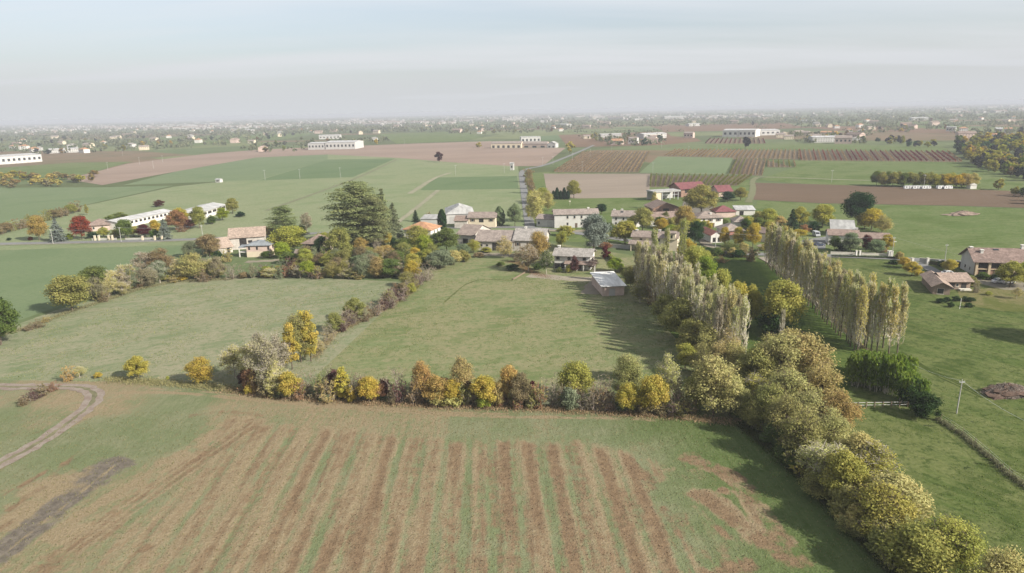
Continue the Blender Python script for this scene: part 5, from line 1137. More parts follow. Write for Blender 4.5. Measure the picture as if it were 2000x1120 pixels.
# village
VG = 'among the village houses'
many(VG, [('loose', 1046, 434, 66, 42, 'paleolive'), ('brush', 1031, 356, 26, 26, 'brown'), ('brush', 1037, 378, 32, 26, 'brown'), ('loose', 1060, 398, 32, 34, 'ygreen'), ('round', 1121, 388, 36, 30, 'olive'), ('loose', 1070, 412, 38, 30, 'paleolive'), ('round', 1255, 453, 52, 42, 'olive'), ('round', 1221, 478, 48, 52, 'ygreen'), ('round', 1292, 458, 32, 32, 'gold'), ('round', 1336, 450, 50, 42, 'orange'),
    ('round', 1357, 478, 46, 38, 'dkgreen'), ('loose', 1322, 474, 36, 32, 'ygreen'), ('round', 1175, 418, 22, 22, 'dkgreen'), ('loose', 1278, 408, 34, 14, 'tan'), ('round', 1421, 394, 20, 30, 'dkgreen'), ('round', 1446, 392, 26, 28, 'olive'), ('round', 1414, 482, 40, 22, 'gold'), ('round', 1441, 484, 42, 28, 'gold'), ('round', 1470, 486, 56, 30, 'gold'), ('shrub', 1398, 500, 17, 28, 'green'),
    ('loose', 1425, 496, 24, 42, 'midgreen'), ('shrub', 1450, 493, 20, 26, 'tan'), ('brush', 1467, 511, 30, 32, 'brown'), ('brush', 1410, 513, 13, 26, 'orange'), ('shrub', 1442, 503, 16, 30, 'dkgreen'), ('shrub', 1382, 498, 16, 24, 'dkgreen'), ('shrub', 1490, 490, 14, 18, 'tan'), ('shrub', 1300, 462, 18, 22, 'dkgreen'), ('shrub', 1182, 486, 14, 26, 'rust'), ('shrub', 1545, 478, 22, 18, 'dkgreen'),
    ('round', 1500, 444, 38, 36, 'ygreen'), ('spruce', 1546, 449, 42, 30, 'dkgreen'), ('round', 1562, 444, 40, 34, 'ygreen'), ('round', 1606, 444, 50, 42, 'ygreen'), ('shrub', 1572, 455, 17, 24, 'rust'), ('shrub', 1480, 440, 30, 30, 'olive'), ('shrub', 1522, 444, 24, 34, 'tan'), ('shrub', 1590, 452, 20, 26, 'dkgreen'), ('round', 1702, 450, 44, 48, 'gold'), ('loose', 1722, 456, 36, 38, 'tan'),
    ('round', 1482, 450, 26, 26, 'midgreen'), ('shrub', 1515, 452, 16, 28, 'dkgreen'), ('round', 1688, 448, 34, 36, 'olive'), ('shrub', 1375, 448, 18, 16, 'ygreen'), ('loose', 1310, 468, 30, 28, 'lime')])
T('', 'round', 1370, 421, 60, 64, 'olive', 'huge olive tree before the tall maroon barn')
T('', 'round', 1675, 441, 73, 60, 'dkgreen', 'tall dark tree behind the roadside house')
for i, x in enumerate((1081, 1088, 1095, 1102, 1109)): tree('cypress', x, 390, 17 + 6 * (i in (1, 3)), 8, 'dkgreen', 'small dark cypress in the tight clump by the brown field', group='small dark cypresses by the brown field', name='cypress_tree')
RS = 'before the roadside house'
many(RS, [('round', 1630, 489, 31, 24, 'green'), ('round', 1660, 495, 42, 42, 'sage'), ('round', 1691, 493, 38, 20, 'wine'), ('round', 1711, 497, 32, 34, 'sage'), ('round', 1731, 491, 34, 28, 'gold'), ('shrub', 1756, 507, 16, 18, 'tan'), ('shrub', 1643, 492, 18, 24, 'dkgreen'), ('shrub', 1745, 516, 9, 22, 'dkgreen'), ('shrub', 1722, 494, 14, 22, 'rust')])
FH = 'around the brick farmhouse'
many(FH, [('round', 1765, 524, 24, 24, 'gold'), ('round', 1781, 539, 28, 32, 'gold'), ('shrub', 1793, 540, 20, 18, 'yellow'), ('round', 1855, 534, 28, 32, 'yellow'), ('round', 1972, 562, 52, 48, 'ygreen'), ('round', 2000, 560, 50, 44, 'lime'), ('shrub', 1921, 546, 14, 28, 'green'), ('shrub', 1900, 561, 20, 22, 'olive'), ('brush', 1905, 572, 26, 18, 'grey'), ('thin', 1985, 584, 24, 20, 'tan'), ('shrub', 1880, 540, 10, 22, 'dkgreen'), ('shrub', 1945, 548, 14, 20, 'dkgreen'), ('shrub', 1838, 522, 14, 16, 'dkgreen'), ('shrub', 1872, 522, 12, 20, 'dkgreen'), ('shrub', 1930, 577, 9, 14, 'ygreen')])
for x, y, w in ((1838, 592, 20), (1850, 590, 18), (1866, 588, 18), (1885, 589, 18), (1896, 590, 16), (1856, 600, 14), (1892, 601, 18)):
    tree('shrub', x, y, 10, w, 'dkgreen', 'low dark shrub in the kitchen garden bed below the small barn', group='low dark shrubs of the kitchen garden', name='shrub', cat='shrub')
# left roadside farm
RF = 'at the roadside farm with the long sheds'
many(RF, [('round', 77, 470, 50, 36, 'orange'), ('spruce', 114, 472, 46, 38, 'blue'), ('round', 161, 468, 48, 40, 'red'), ('shrub', 60, 470, 8, 10, 'red'), ('shrub', 136, 469, 13, 16, 'lime'), ('shrub', 18, 470, 6, 10, 'dkgreen'), ('round', 203, 464, 22, 22, 'ygreen'), ('round', 246, 466, 42, 32, 'midgreen'), ('shrub', 228, 464, 16, 22, 'ygreen'), ('round', 281, 464, 26, 28, 'wine'), ('round', 304, 460, 32, 24, 'gold'),
    ('shrub', 303, 466, 20, 20, 'green'), ('spruce', 323, 468, 42, 32, 'blue'), ('round', 346, 450, 40, 38, 'rust'), ('round', 352, 440, 34, 34, 'yellow'), ('shrub', 370, 448, 22, 24, 'purple'), ('round', 390, 446, 44, 36, 'olive'), ('shrub', 415, 438, 18, 20, 'green'), ('round', 435, 431, 26, 28, 'lime'), ('round', 455, 418, 32, 28, 'olive'), ('shrub', 471, 424, 11, 20, 'dkgreen'), ('shrub', 312, 404, 14, 22, 'purple'),
    ('shrub', 233, 426, 11, 30, 'midgreen'), ('shrub', 215, 430, 9, 22, 'midgreen'), ('round', 262, 462, 22, 22, 'ygreen'), ('shrub', 180, 466, 14, 22, 'dkgreen'), ('brush', 355, 453, 14, 26, 'rust'), ('tall', 170, 420, 22, 8, 'olive')])
rh = random.Random(17)
for i in range(15):
    x = -10 + i * 11.5; y = 461 - 0.285 * i * 11.5 + rh.uniform(-1, 1)
    c = rh.choice(['olive', 'brown', 'brown', 'olive'])
    tree('brush' if rh.random() < .4 else 'round', x, y, rh.uniform(16, 24), rh.uniform(22, 30), c, CW[c] + ' bushy tree of the hedge behind the roadside farm', group='hedge trees behind the roadside farm', name='tree')

# ------------------------------------------------------------------ middle distance: single trees, rows, woods
def scatter_poly(pix, n, seed, fn):
    r = random.Random(seed); xs = [a for a, _ in pix]; ys = [b for _, b in pix]; k = 0; tries = 0
    while k < n and tries < n * 60:
        tries += 1; x, y = r.uniform(min(xs), max(xs)), r.uniform(min(ys), max(ys))
        if pip(np.array([x]), np.array([y]), pix)[0]: fn(x, y, r); k += 1
T('', 'far', 858, 317, 21, 20, 'purple', 'lone dark tree standing in the long brown field')
T('', 'far', 1455, 292, 27, 24, 'dkgreen', 'lone dark round tree beside the red vineyard')
T('', 'far', 1113, 300, 24, 22, 'paleolive', 'pale bush tree beside the bend of the north road')
T('', 'far', 935, 289, 11, 16, 'tan', 'low tan bush before the arched barn')
for i in range(19):
    x = 1712 + i * 10.4; c = ['midgreen', 'olive', 'midgreen', 'olive', 'ygreen', 'gold'][min(5, i * 6 // 19 + (i % 2))] if i < 17 else 'tan'
    tree('loose' if i % 3 else 'round', x, 363 + (x - 1712) * 0.022 + (i % 2) * 1.5, 29, 24, c, CW[c] + ' round headed tree in the row behind the ploughed field', group='round tree row behind the ploughed field')
wc = ['olive', 'midgreen', 'olive', 'olive', 'dkgreen', 'green', 'brown', 'olive', 'gold']
def wood(place):
    def f(x, y, r):
        c = r.choice(wc); tree('far', x, y, r.uniform(18, 27), r.uniform(18, 30), c, CW[c] + ' tree ' + place, group=CW[c] + ' trees ' + place)
    return f
scatter_poly([(1846, 292), (1880, 283), (2010, 281), (2060, 360), (1985, 352), (1930, 338), (1890, 318), (1862, 306)], 150, 31, wood('of the wood beyond the red vineyard'))
scatter_poly([(1945, 372), (2000, 350), (2080, 365), (2080, 410), (2000, 398)], 14, 32, wood('at the corner of the ploughed field'))
scatter_poly([(-60, 350), (0, 346), (100, 344), (190, 346), (195, 352), (120, 366), (-60, 370)], 38, 33, lambda x, y, r: (lambda c: tree('far', x, y, r.uniform(10, 17), r.uniform(16, 26), c, CW[c] + ' scrub tree of the scrub hedge by the tapering brown field', group=CW[c] + ' scrub trees of the scrub hedge by the tapering brown field'))(r.choice(['brown', 'olive', 'tan', 'grey'])))
scatter_poly([(1690, 276), (1730, 274), (1850, 284), (1840, 290), (1760, 287)], 22, 34, lambda x, y, r: (lambda c: tree('far', x, y, r.uniform(9, 13), r.uniform(11, 16), c, CW[c] + ' tree of the far dark hedge', group=CW[c] + ' trees of the far dark hedge'))(r.choice(['dkgreen', 'green', 'olive'])))
# vineyards: each row a thing of its own
def vine_mesh(seed, L, h, S):
    r = np.random.default_rng(seed); n = int(L * 11)
    P = np.stack([r.uniform(-0.35, 0.35, n), r.uniform(0, L, n), np.abs(r.normal(0.62, 0.25, n)) * h], 1)
    return leaf_mesh('vines', P, r.normal(size=(n, 3)) + (0, 0, 0.3), S * r.uniform(0.7, 1.3, n), r.random(n), rng=r)
VMESH = [vine_mesh(200 + i, 60, 1.9, 0.45) for i in range(3)]
CC.update({'vgreen': (122, 124, 82), 'vbrown': (148, 130, 106), 'vtan': (158, 140, 112), 'vred': (132, 92, 84), 'vwine': (118, 78, 76)})
S_VINE = tilled('vineyard_soil', alb(164, 150, 130, 550), ang=0.2)
def vineyard(A, B, C, D, spacing, col, label, group):
    field('vineyard', [A, B, C, D], S_VINE, 'brown soil under the ' + group)
    """A-B the near edge, D-C the far edge, rows running from near to far"""
    a, b, c, d = G(*A), G(*B), G(*C), G(*D); n = max(2, int((b - a).length / spacing)); r = random.Random(int(A[0]))
    for i in range(n + 1):
        p = a.lerp(b, i / n); q = d.lerp(c, i / n); L = (q - p).length; ang = math.atan2(q.y - p.y, q.x - p.x) - math.pi / 2
        cc = col if isinstance(col, str) else r.choice(col)
        o = put('vine_row', VMESH[i % 3], loc=(p.x, p.y, 0), rotz=ang, scale=(1, L / 60, 1), color=leafcol(cc, p.length, r), label=label, cat='vine row', group=group)
vineyard((1270, 366), (1440, 363), (1468, 344), (1272, 343), 3.4, ['vgreen', 'vgreen'], 'green vine row behind the open shed', 'green vine rows')
vineyard((1082, 337), (1246, 337), (1268, 298), (1142, 297), 3.8, ['vbrown', 'vtan', 'vbrown'], 'brown vine row beside the north road', 'brown vine rows')
vineyard((1425, 341), (1488, 344), (1496, 312), (1440, 311), 3.6, ['vbrown', 'vgreen'], 'olive brown vine row beside the green plot', 'olive vine rows')
vineyard((1500, 327), (1553, 327), (1550, 316), (1500, 315), 4.0, ['vgreen', 'vbrown'], 'short vine row at the meadow corner', 'short vine rows')
vineyard((1300, 305), (1560, 312), (1560, 294), (1320, 293), 5.0, ['vbrown', 'vtan', 'vbrown'], 'orange brown vine row above the green plot', 'orange vine rows')
vineyard((1565, 314), (1878, 317), (1850, 297), (1562, 294), 4.6, ['vwine', 'vbrown', 'vred'], 'red vine row along the far meadow', 'red vine rows')
vineyard((1378, 281), (1494, 281), (1490, 272), (1388, 271), 7.0, ['vwine', 'vred'], 'dark red vine row before the twin warehouse', 'dark red vine rows')

# ------------------------------------------------------------------ far houses, far trees, hazy town
def hor(px):
    return 560 + FOC * (fwd.z + right.z * (px - 1000) / FOC) / up.z
def far_house_mesh(i, W, Dp, hw, rise, wm, rm, hip):
    m = MB(); c = [(-W / 2, -Dp / 2), (W / 2, -Dp / 2), (W / 2, Dp / 2), (-W / 2, Dp / 2)]
    for k in range(4):
        (x0, y0), (x1, y1) = c[k], c[(k + 1) % 4]; m.face([(x0, y0, -0.3), (x1, y1, -0.3), (x1, y1, hw), (x0, y0, hw)])
    e = 0.5; k = Dp / 2 if hip else 0; m.cur = 1; z = hw - 0.1
    p0, p1 = (-W / 2 - (0 if hip else e) + k, 0, hw + rise), (W / 2 + (0 if hip else e) - k, 0, hw + rise)
    q = [(-W / 2 - e, -Dp / 2 - e, z), (W / 2 + e, -Dp / 2 - e, z), (W / 2 + e, Dp / 2 + e, z), (-W / 2 - e, Dp / 2 + e, z)]
    m.face([q[0], q[1], p1, p0]); m.face([q[2], q[3], p0, p1])
    if not hip: m.cur = 0
    m.face([q[1], q[2], p1]); m.face([q[3], q[0], p0]); m.cur = 1; m.face(q[::-1])
    m.cur = 2; nw = max(2, int(W / 3.2))
    for s in ((-1,) if W > 25 else (-1, 1)):
        for j in range(nw):
            for fz in ([0.55] if hw < 4.5 else [0.22, 0.66]):
                x = -W / 2 + W * (j + 0.5) / nw; zz = hw * fz; y = s * (Dp / 2 + 0.03)
                m.face([(x - 0.6, y, zz - 0.6), (x + 0.6, y, zz - 0.6), (x + 0.6, y, zz + 0.6), (x - 0.6, y, zz + 0.6)])
    m.cur = 1; m.box((W * 0.2, -0.4, hw + rise * 0.6), (W * 0.2 + 0.8, 0.4, hw + rise + 0.9))
    return m.mesh('far_house', [wm, rm, M_GLASS])
FH_ = [('small white far house with an orange tile roof', far_house_mesh(0, 13, 10, 6.0, 2.2, W_WHITE, R_TERRA, True), 'house'), ('cream far house with a pinkish tile roof', far_house_mesh(1, 16, 10, 6.0, 2.4, W_CREAM, R_PINK, False), 'house'),
       ('pink walled far farmhouse with a brown roof', far_house_mesh(2, 22, 11, 6.5, 2.6, W_PINK, R_BROWN, False), 'farmhouse'), ('long grey far shed with a pale roof', far_house_mesh(3, 46, 18, 7, 1.6, W_GREY, R_SHEET, False), 'shed'),
       ('grey far house with a grey roof', far_house_mesh(4, 15, 11, 6.4, 2.0, W_GREY, R_GREY, True), 'house')]
ZONES = [('in the suburbs beyond the brown field', [(-40, 262), (300, 250), (560, 243), (600, 262), (500, 282), (300, 294), (190, 299), (90, 302), (-40, 296)], 62, 70),
         ('below the hazy town', [(560, 243), (900, 231), (1130, 231), (1130, 256), (950, 264), (800, 258), (700, 263), (600, 262)], 44, 60),
         ('on the plain beyond the vineyards', [(1130, 231), (1500, 222), (2040, 212), (2040, 250), (1880, 252), (1690, 264), (1560, 246), (1280, 248), (1130, 256)], 60, 84),
         ('of the far hamlet by the road', [(1130, 270), (1295, 263), (1300, 284), (1180, 286)], 9, 20),
         ('around the far warehouses', [(1480, 262), (1690, 263), (1690, 283), (1580, 281)], 12, 22),
         ('by the lane of the far wood', [(1850, 258), (2040, 252), (2040, 270), (1900, 276)], 5, 16),
         ('beside the white factory', [(470, 290), (600, 278), (760, 270), (760, 284), (600, 296), (500, 300)], 2, 16)]
zr = random.Random(77)
occupied = [(r_.location.x, r_.location.y, max(w_, d_)) for r_, w_, d_ in HOUSES]
def free(p, rad):
    return all((p.x - x) ** 2 + (p.y - y) ** 2 > (rad + s * 0.75) ** 2 for x, y, s in occupied)
FARCOL = ['olive', 'green', 'dkgreen', 'midgreen', 'brown', 'gold', 'olive', 'sage']
for place, poly, nh, nt in ZONES:
    def fh(x, y, r):
        p = G(x, y); lab, me, cat = FH_[r.choices(range(5), (5, 4, 3, 1.6, 3))[0]]
        if not free(p, 14): return
        s = r.uniform(0.85, 1.2); occupied.append((p.x, p.y, 16))
        put('far_house', me, loc=(p.x, p.y, 0.1), rotz=r.uniform(-0.5, 0.5) + (1.57 if r.random() < .3 else 0), scale=(s, s, s), label=lab + ' ' + place, cat=cat, group=lab + ' group ' + place)
    scatter_poly(poly, nh, zr.randrange(999), fh)
    def ft(x, y, r):
        p = G(x, y)
        if not free(p, 3): return
        c = r.choice(FARCOL); kd = 'far_tall' if r.random() < .12 else 'far'
        tree(kd, 0, 0, 0, 0, c, CW[c] + ' ' + KW[kd] + ' ' + place, group=CW[c] + ' ' + KW[kd] + 's ' + place, name='far_tree', pos=p, hm=r.uniform(7, 12), wm=r.uniform(7, 14))
    scatter_poly(poly, int(nt * 0.8), zr.randrange(999), ft)
# what is too far to pick apart: woods, hedges and roofs of the hazy plain
r = np.random.default_rng(55); P = []; S = []
def blobs(px, dy, h, w, k=7):
    p = G(px, hor(px) + dy)
    q = r.normal(size=(k, 3)) * (w * 0.32, w * 0.32, h * 0.26) + (p.x, p.y, h * 0.5); P.append(q); S.append(np.full(k, w * 0.34))
for i in range(9000):
    dy = 3.0 + 34 * r.random() ** 2.0; px = r.uniform(-60, 2060)
    blobs(px, dy, r.uniform(6, 12), r.uniform(7, 13))
for _pl, poly_, _a, _b in ZONES:
    scatter_poly(poly_, 520 if _a > 20 else 60, zr.randrange(999), lambda x, y, rr_: blobs(x, y - hor(x), rr_.uniform(5, 11), rr_.uniform(6, 13)) if free(G(x, y), 2) else None)
for i in range(170):      # hedge lines across the far plain
    dy = 7 + 42 * r.random() ** 1.5; px = r.uniform(-60, 2060); p = G(px, hor(px) + dy)
    L = r.uniform(80, 320); a = r.choice([0.25, -0.15, 1.5, 0.1, 1.2]); n = int(L / 7)
    if 30 < dy and 380 < px < 1100: continue
    for j in range(n):
        if r.random() < 0.25: continue
        q = r.normal(size=(6, 3)) * (2.2, 2.2, 1.5) + (p.x + math.cos(a) * j * 7, p.y + math.sin(a) * j * 7, 3.0); P.append(q); S.append(np.full(6, r.uniform(1.6, 2.8)))
P = np.concatenate(P); S = np.concatenate(S); P[:, 2] = np.maximum(P[:, 2], 0.6)
me = leaf_mesh('distant_woods', P, r.normal(size=P.shape) + (0, 0, 0.4), S, r.random(len(P)), rng=r)
put('distant_woods', me, kind='stuff', color=alb(112, 116, 84, 0, gain=1.3), label='woods and hedges of the far plain dissolving in haze', cat='woods')
m = MB(); tr_ = random.Random(8)
def town_house(p, w, d, h, s):
    c, sn = math.cos(s), math.sin(s); R = lambda x, y, z: (p.x + x * c - y * sn, p.y + x * sn + y * c, z); m.cur = 0
    q = [(-w / 2, -d / 2), (w / 2, -d / 2), (w / 2, d / 2), (-w / 2, d / 2)]
    for k in range(4):
        (a, b), (e, f) = q[k], q[(k + 1) % 4]; m.face([R(a, b, -0.3), R(e, f, -0.3), R(e, f, h), R(a, b, h)])
    m.cur = tr_.choice((1, 1, 2, 3)); g = h + min(3.0, d * 0.2)
    m.face([R(-w / 2, -d / 2, h), R(w / 2, -d / 2, h), R(w / 2, 0, g), R(-w / 2, 0, g)]); m.face([R(w / 2, d / 2, h), R(-w / 2, d / 2, h), R(-w / 2, 0, g), R(w / 2, 0, g)])
    m.cur = 0; m.face([R(w / 2, -d / 2, h), R(w / 2, d / 2, h), R(w / 2, 0, g)]); m.face([R(-w / 2, d / 2, h), R(-w / 2, -d / 2, h), R(-w / 2, 0, g)])
cl = [(tr_.uniform(-50, 2050), 3 + 20 * tr_.random() ** 1.5) for _ in range(46)]
for i in range(1500):
    if tr_.random() < 0.75: cx, cd = tr_.choice(cl); px = cx + tr_.gauss(0, 42); dy = cd + tr_.gauss(0, 1.6)
    else: px = tr_.uniform(-60, 2060); dy = 3 + 22 * tr_.random()
    if dy < 2.6: continue
    big = tr_.random() < 0.10
    town_house(G(px, hor(px) + dy), tr_.uniform(40, 110) if big else tr_.uniform(10, 22), tr_.uniform(18, 36) if big else tr_.uniform(9, 13), tr_.uniform(6, 12) if big else tr_.uniform(5.5, 10), tr_.uniform(-0.6, 0.6))
m.build('distant_town', [plain('town_walls', (0.30, 0.285, 0.265), 0.9), R_BROWN, R_FCEM, R_OLD], kind='stuff', label='pale roofs of the far town dissolving in haze', cat='town')

# ------------------------------------------------------------------ poles and wires
def pole(px, py, hm, label, mat=M_CONC, arm=1.0, lean=0.0, group=None, rz=0.0):
    p = G(px, py); root = put('utility_pole', None, loc=(p.x, p.y, 0), rotz=rz, label=label, cat='pole', group=group)
    m = MB(); m.tube([(0, 0, -0.5), (lean * 0.5, 0, hm * 0.5), (lean, 0, hm)], [0.12, 0.10, 0.075], 8); m.build('shaft', mat, root)
    m = MB(); m.box((lean - arm / 2, -0.06, hm - 0.55), (lean + arm / 2, 0.06, hm - 0.42)); a = m.build('crossarm', M_METAL, root)
    for s in (-0.45, 0, 0.45):
        q = MB(); q.tube([(lean + s * arm, 0, hm - 0.42), (lean + s * arm, 0, hm - 0.2)], [0.05, 0.035], 6); q.build('insulator', W_WHITE, a)
    return Vector((p.x + lean, p.y, hm - 0.2))
def wire(a, b, sag, label, rad=0.022, group='power lines'):
    m = MB(); m.tube([a.lerp(b, k / 12) - Vector((0, 0, sag * 4 * (k / 12) * (1 - k / 12))) for k in range(13)], [rad] * 13, 4); m.build('wire', M_METAL, None, label=label, cat='wire', group=group)
t1 = pole(1868, 808, 6.6, 'leaning pale concrete pole standing in the pasture by the wire fence', lean=0.15)
t2 = pole(1742, 502, 7.5, 'concrete lamp pole at the corner of the roadside wall')
t3 = pole(2080, 940, 7.0, 'concrete pole outside the pasture corner')
t4 = pole(1397, 490, 7.5, 'pale pole before the narrow white cottage'); t5 = pole(1845, 512, 6.5, 'thin pole beside the farmhouse lane')
t6 = pole(237, 473, 7.0, 'pale concrete pole at the roadside farm gate'); t7 = pole(104, 477, 7.0, 'pale concrete pole beside the blue conifer'); t8 = pole(397, 470, 7.2, 'thin pole beside the ruined barn')
wire(t1, t3, 1.2, 'thin wire from the pasture pole to the corner'); 
wire(t1, G(1745, 690, 6.5), 0.8, 'thin wire from the pasture pole towards the poplars')
wire(t2, t4, 1.0, 'long wire along the village road'); wire(t2, G(2040, 524, 7.0), 1.2, 'wire from the lamp pole across the meadow'); wire(t6, t7, 0.8, 'wire between the two roadside farm poles'); wire(t6, t8, 0.8, 'wire from the farm gate pole to the ruin')
m = MB(); p = Vector((t2.x, t2.y, 5.6)); m.box((p.x, p.y - 0.08, p.z), (p.x + 1.0, p.y + 0.08, p.z + 0.15)); m.build('street_lamp', W_WHITE, None, label='white street lamp arm on the roadside pole', cat='lamp')
for i, (x, y) in enumerate(((518, 352), (586, 350), (665, 347), (890, 343), (985, 339), (1060, 324), (1080, 322), (1118, 315), (1137, 335), (1275, 338), (1475, 342), (1624, 357), (1804, 368), (211, 333), (318, 318), (273, 322), (1292, 290), (1345, 300), (1400, 300), (1195, 296), (1153, 306), (790, 282), (635, 298), (300, 330), (240, 305))):
    pole(x, y, 9.0, 'thin pale far pole standing among the open fields', group='far field poles', arm=2.0)

# ------------------------------------------------------------------ fences, walls, gates
fa, fb = G(1643, 797), G(1772, 795); d = (fb - fa); L = d.length
fr = put('rail_fence', None, loc=(fa.x, fa.y, 0), rotz=math.atan2(d.y, d.x), label='white two rail fence joining the tree belt to the dark bush', cat='fence')
for z in (0.45, 0.95):
    m = MB(); m.box((0, -0.03, z), (L, 0.03, z + 0.08)); m.build('rail', plain('weathered_white_rail', (0.42, 0.41, 0.38), 0.8), fr)
for i in range(9):
    m = MB(); x = L * i / 8; m.box((x - 0.07, -0.16, -0.3), (x + 0.07, -0.035, 1.15)); m.build('post', M_WOOD, fr)
wf = [G(1838, 822), G(1880, 850), G(1930, 892), G(1970, 928), G(2010, 955), G(2070, 1000)]
wp = densify(wf, 3.2); fo = wp[0]
wr = put('wire_fence', None, loc=(fo.x, fo.y, 0), label='wire fence with thin posts along the weedy ditch', cat='fence')
for q in wp:
    m = MB(); v = q - fo; m.tube([(v.x, v.y, -0.2), (v.x, v.y, 1.35)], [0.045, 0.04], 5); m.build('post', M_WOOD, wr)
for z in (0.4, 0.8, 1.2):
    m = MB(); m.tube([Vector((q.x - fo.x, q.y - fo.y, z)) for q in wp], [0.012] * len(wp), 3); m.build('strand', M_METAL, wr)
def low_wall(A, B, h, t, mat, label, name='garden_wall', cap=True):
    a, b = G(*A), G(*B); d = b - a; o = put(name, None, loc=(a.x, a.y, 0), rotz=math.atan2(d.y, d.x), label=label, cat='wall')
    m = MB(); m.box((0, -t / 2, -0.3), (d.length, t / 2, h)); m.build('body', mat, o)
    if cap: m = MB(); m.box((-0.05, -t / 2 - 0.05, h + 0.003), (d.length + 0.05, t / 2 + 0.05, h + 0.1)); m.build('coping', M_STONE, o)
low_wall((1622, 497), (1669, 498.5), 0.9, 0.25, M_STONE, 'pale low wall between the shaded court and the gate pillars')
low_wall((1682, 499), (1735, 500.5), 0.9, 0.25, M_STONE, 'pale low wall between the gate pillars and the cabinet')
low_wall((1150, 481), (1232, 487), 1.5, 0.25, M_CONC, 'shaded concrete wall behind the blue cedar')
low_wall((1795, 514), (1832, 517), 1.8, 0.2, M_CONC, 'grey gate wall behind the yellow shrubs')
low_wall((180, 470), (228, 469), 0.8, 0.25, M_CONC, 'low grey wall beside the farm gate pole')
low_wall((245, 469), (330, 467), 0.7, 0.25, M_CONC, 'low grey wall with pale pillars along the roadside farm')
low_wall((1002, 547), (1026, 533), 0.45, 0.3, M_WOOD, 'low dark timber edging beside the fallen leaves', cap=False)
def pillar(px, py, h, w, label, group=None, mat=None):
    p = G(px, py); o = put('gate_pillar', None, loc=(p.x, p.y, 0), label=label, cat='pillar', group=group)
    m = MB(); m.box((-w / 2, -w / 2, -0.3), (w / 2, w / 2, h)); m.build('shaft', mat or W_WHITE, o)
    m = MB(); m.box((-w / 2 - 0.08, -w / 2 - 0.08, h + 0.003), (w / 2 + 0.08, w / 2 + 0.08, h + 0.15)); m.build('cap', M_STONE, o)
for x in (1672, 1679): pillar(x, 500, 1.9, 0.55, 'white gate pillar of the roadside house', 'roadside gate pillars')
for x in (1781, 1811): pillar(x, 517, 2.2, 0.7, 'pale gate pillar of the farmhouse lane', 'farmhouse lane gate pillars')
for x in (186, 194, 213, 220): pillar(x, 470 - (x - 186) * 0.02, 2.2, 0.7, 'cream gate pillar at the roadside farm entrance', 'farm entrance pillars', W_CREAM)
for x in (279, 303, 317): pillar(x, 470, 2.0, 0.7, 'cream pillar in the low wall along the roadside farm', 'low wall pillars', W_CREAM)
p = G(1738, 501); m = MB(); m.box((p.x - 0.8, p.y - 0.6, -0.2), (p.x + 0.8, p.y + 0.6, 1.9)); m.box((p.x - 0.9, p.y - 0.7, 1.903), (p.x + 0.9, p.y + 0.7, 2.05)); m.build('meter_cabinet', W_WHITE, None, label='white meter cabinet at the foot of the lamp pole', cat='cabinet')
# clipped hedges
def hedge(A, B, h, w, col, label, seed):
    a, b = G(*A), G(*B); d = b - a; L = d.length; r = np.random.default_rng(seed); n = int(L * 90)
    o = put('hedge', None, loc=(a.x, a.y, 0), rotz=math.atan2(d.y, d.x), label=label, cat='hedge')
    s = r.integers(0, 3, n); u = r.uniform(0, L, n); v = r.random(n)
    y = np.where(s == 0, -w / 2, np.where(s == 1, w / 2, (v - 0.5) * w)); z = np.where(s == 2, h, v * h)
    N = np.stack([0 * u, np.where(s == 0, -1., np.where(s == 1, 1., 0.)), np.where(s == 2, 1., 0.1)], 1) + r.normal(size=(n, 3)) * 0.5
    put('foliage', leaf_mesh('foliage', np.stack([u, y, z], 1) + r.normal(size=(n, 3)) * 0.08, N, 0.13 * r.uniform(0.7, 1.3, n), r.random(n), rng=r), o, color=leafcol(col, a.length, TR))
    m = MB(); m.box((0, -w / 2 + 0.15, -0.2), (L, w / 2 - 0.15, h - 0.12)); m.build('branches', M_BARK, o)
hedge((1186, 500), (1222, 536), 1.6, 1.3, 'lime', 'clipped lime green hedge running up behind the tin roofed shed', 1)
hedge((1624, 502), (1756, 506), 0.7, 0.8, 'dkgreen', 'low dark clipped hedge along the roadside house wall', 2)
hedge((1345, 493), (1372, 495), 1.2, 1.0, 'dkgreen', 'dark clipped hedge before the narrow cottage', 3)
hedge((1815, 517), (1862, 521), 1.4, 1.2, 'dkgreen', 'dark clipped hedge beside the farmhouse lane', 4)

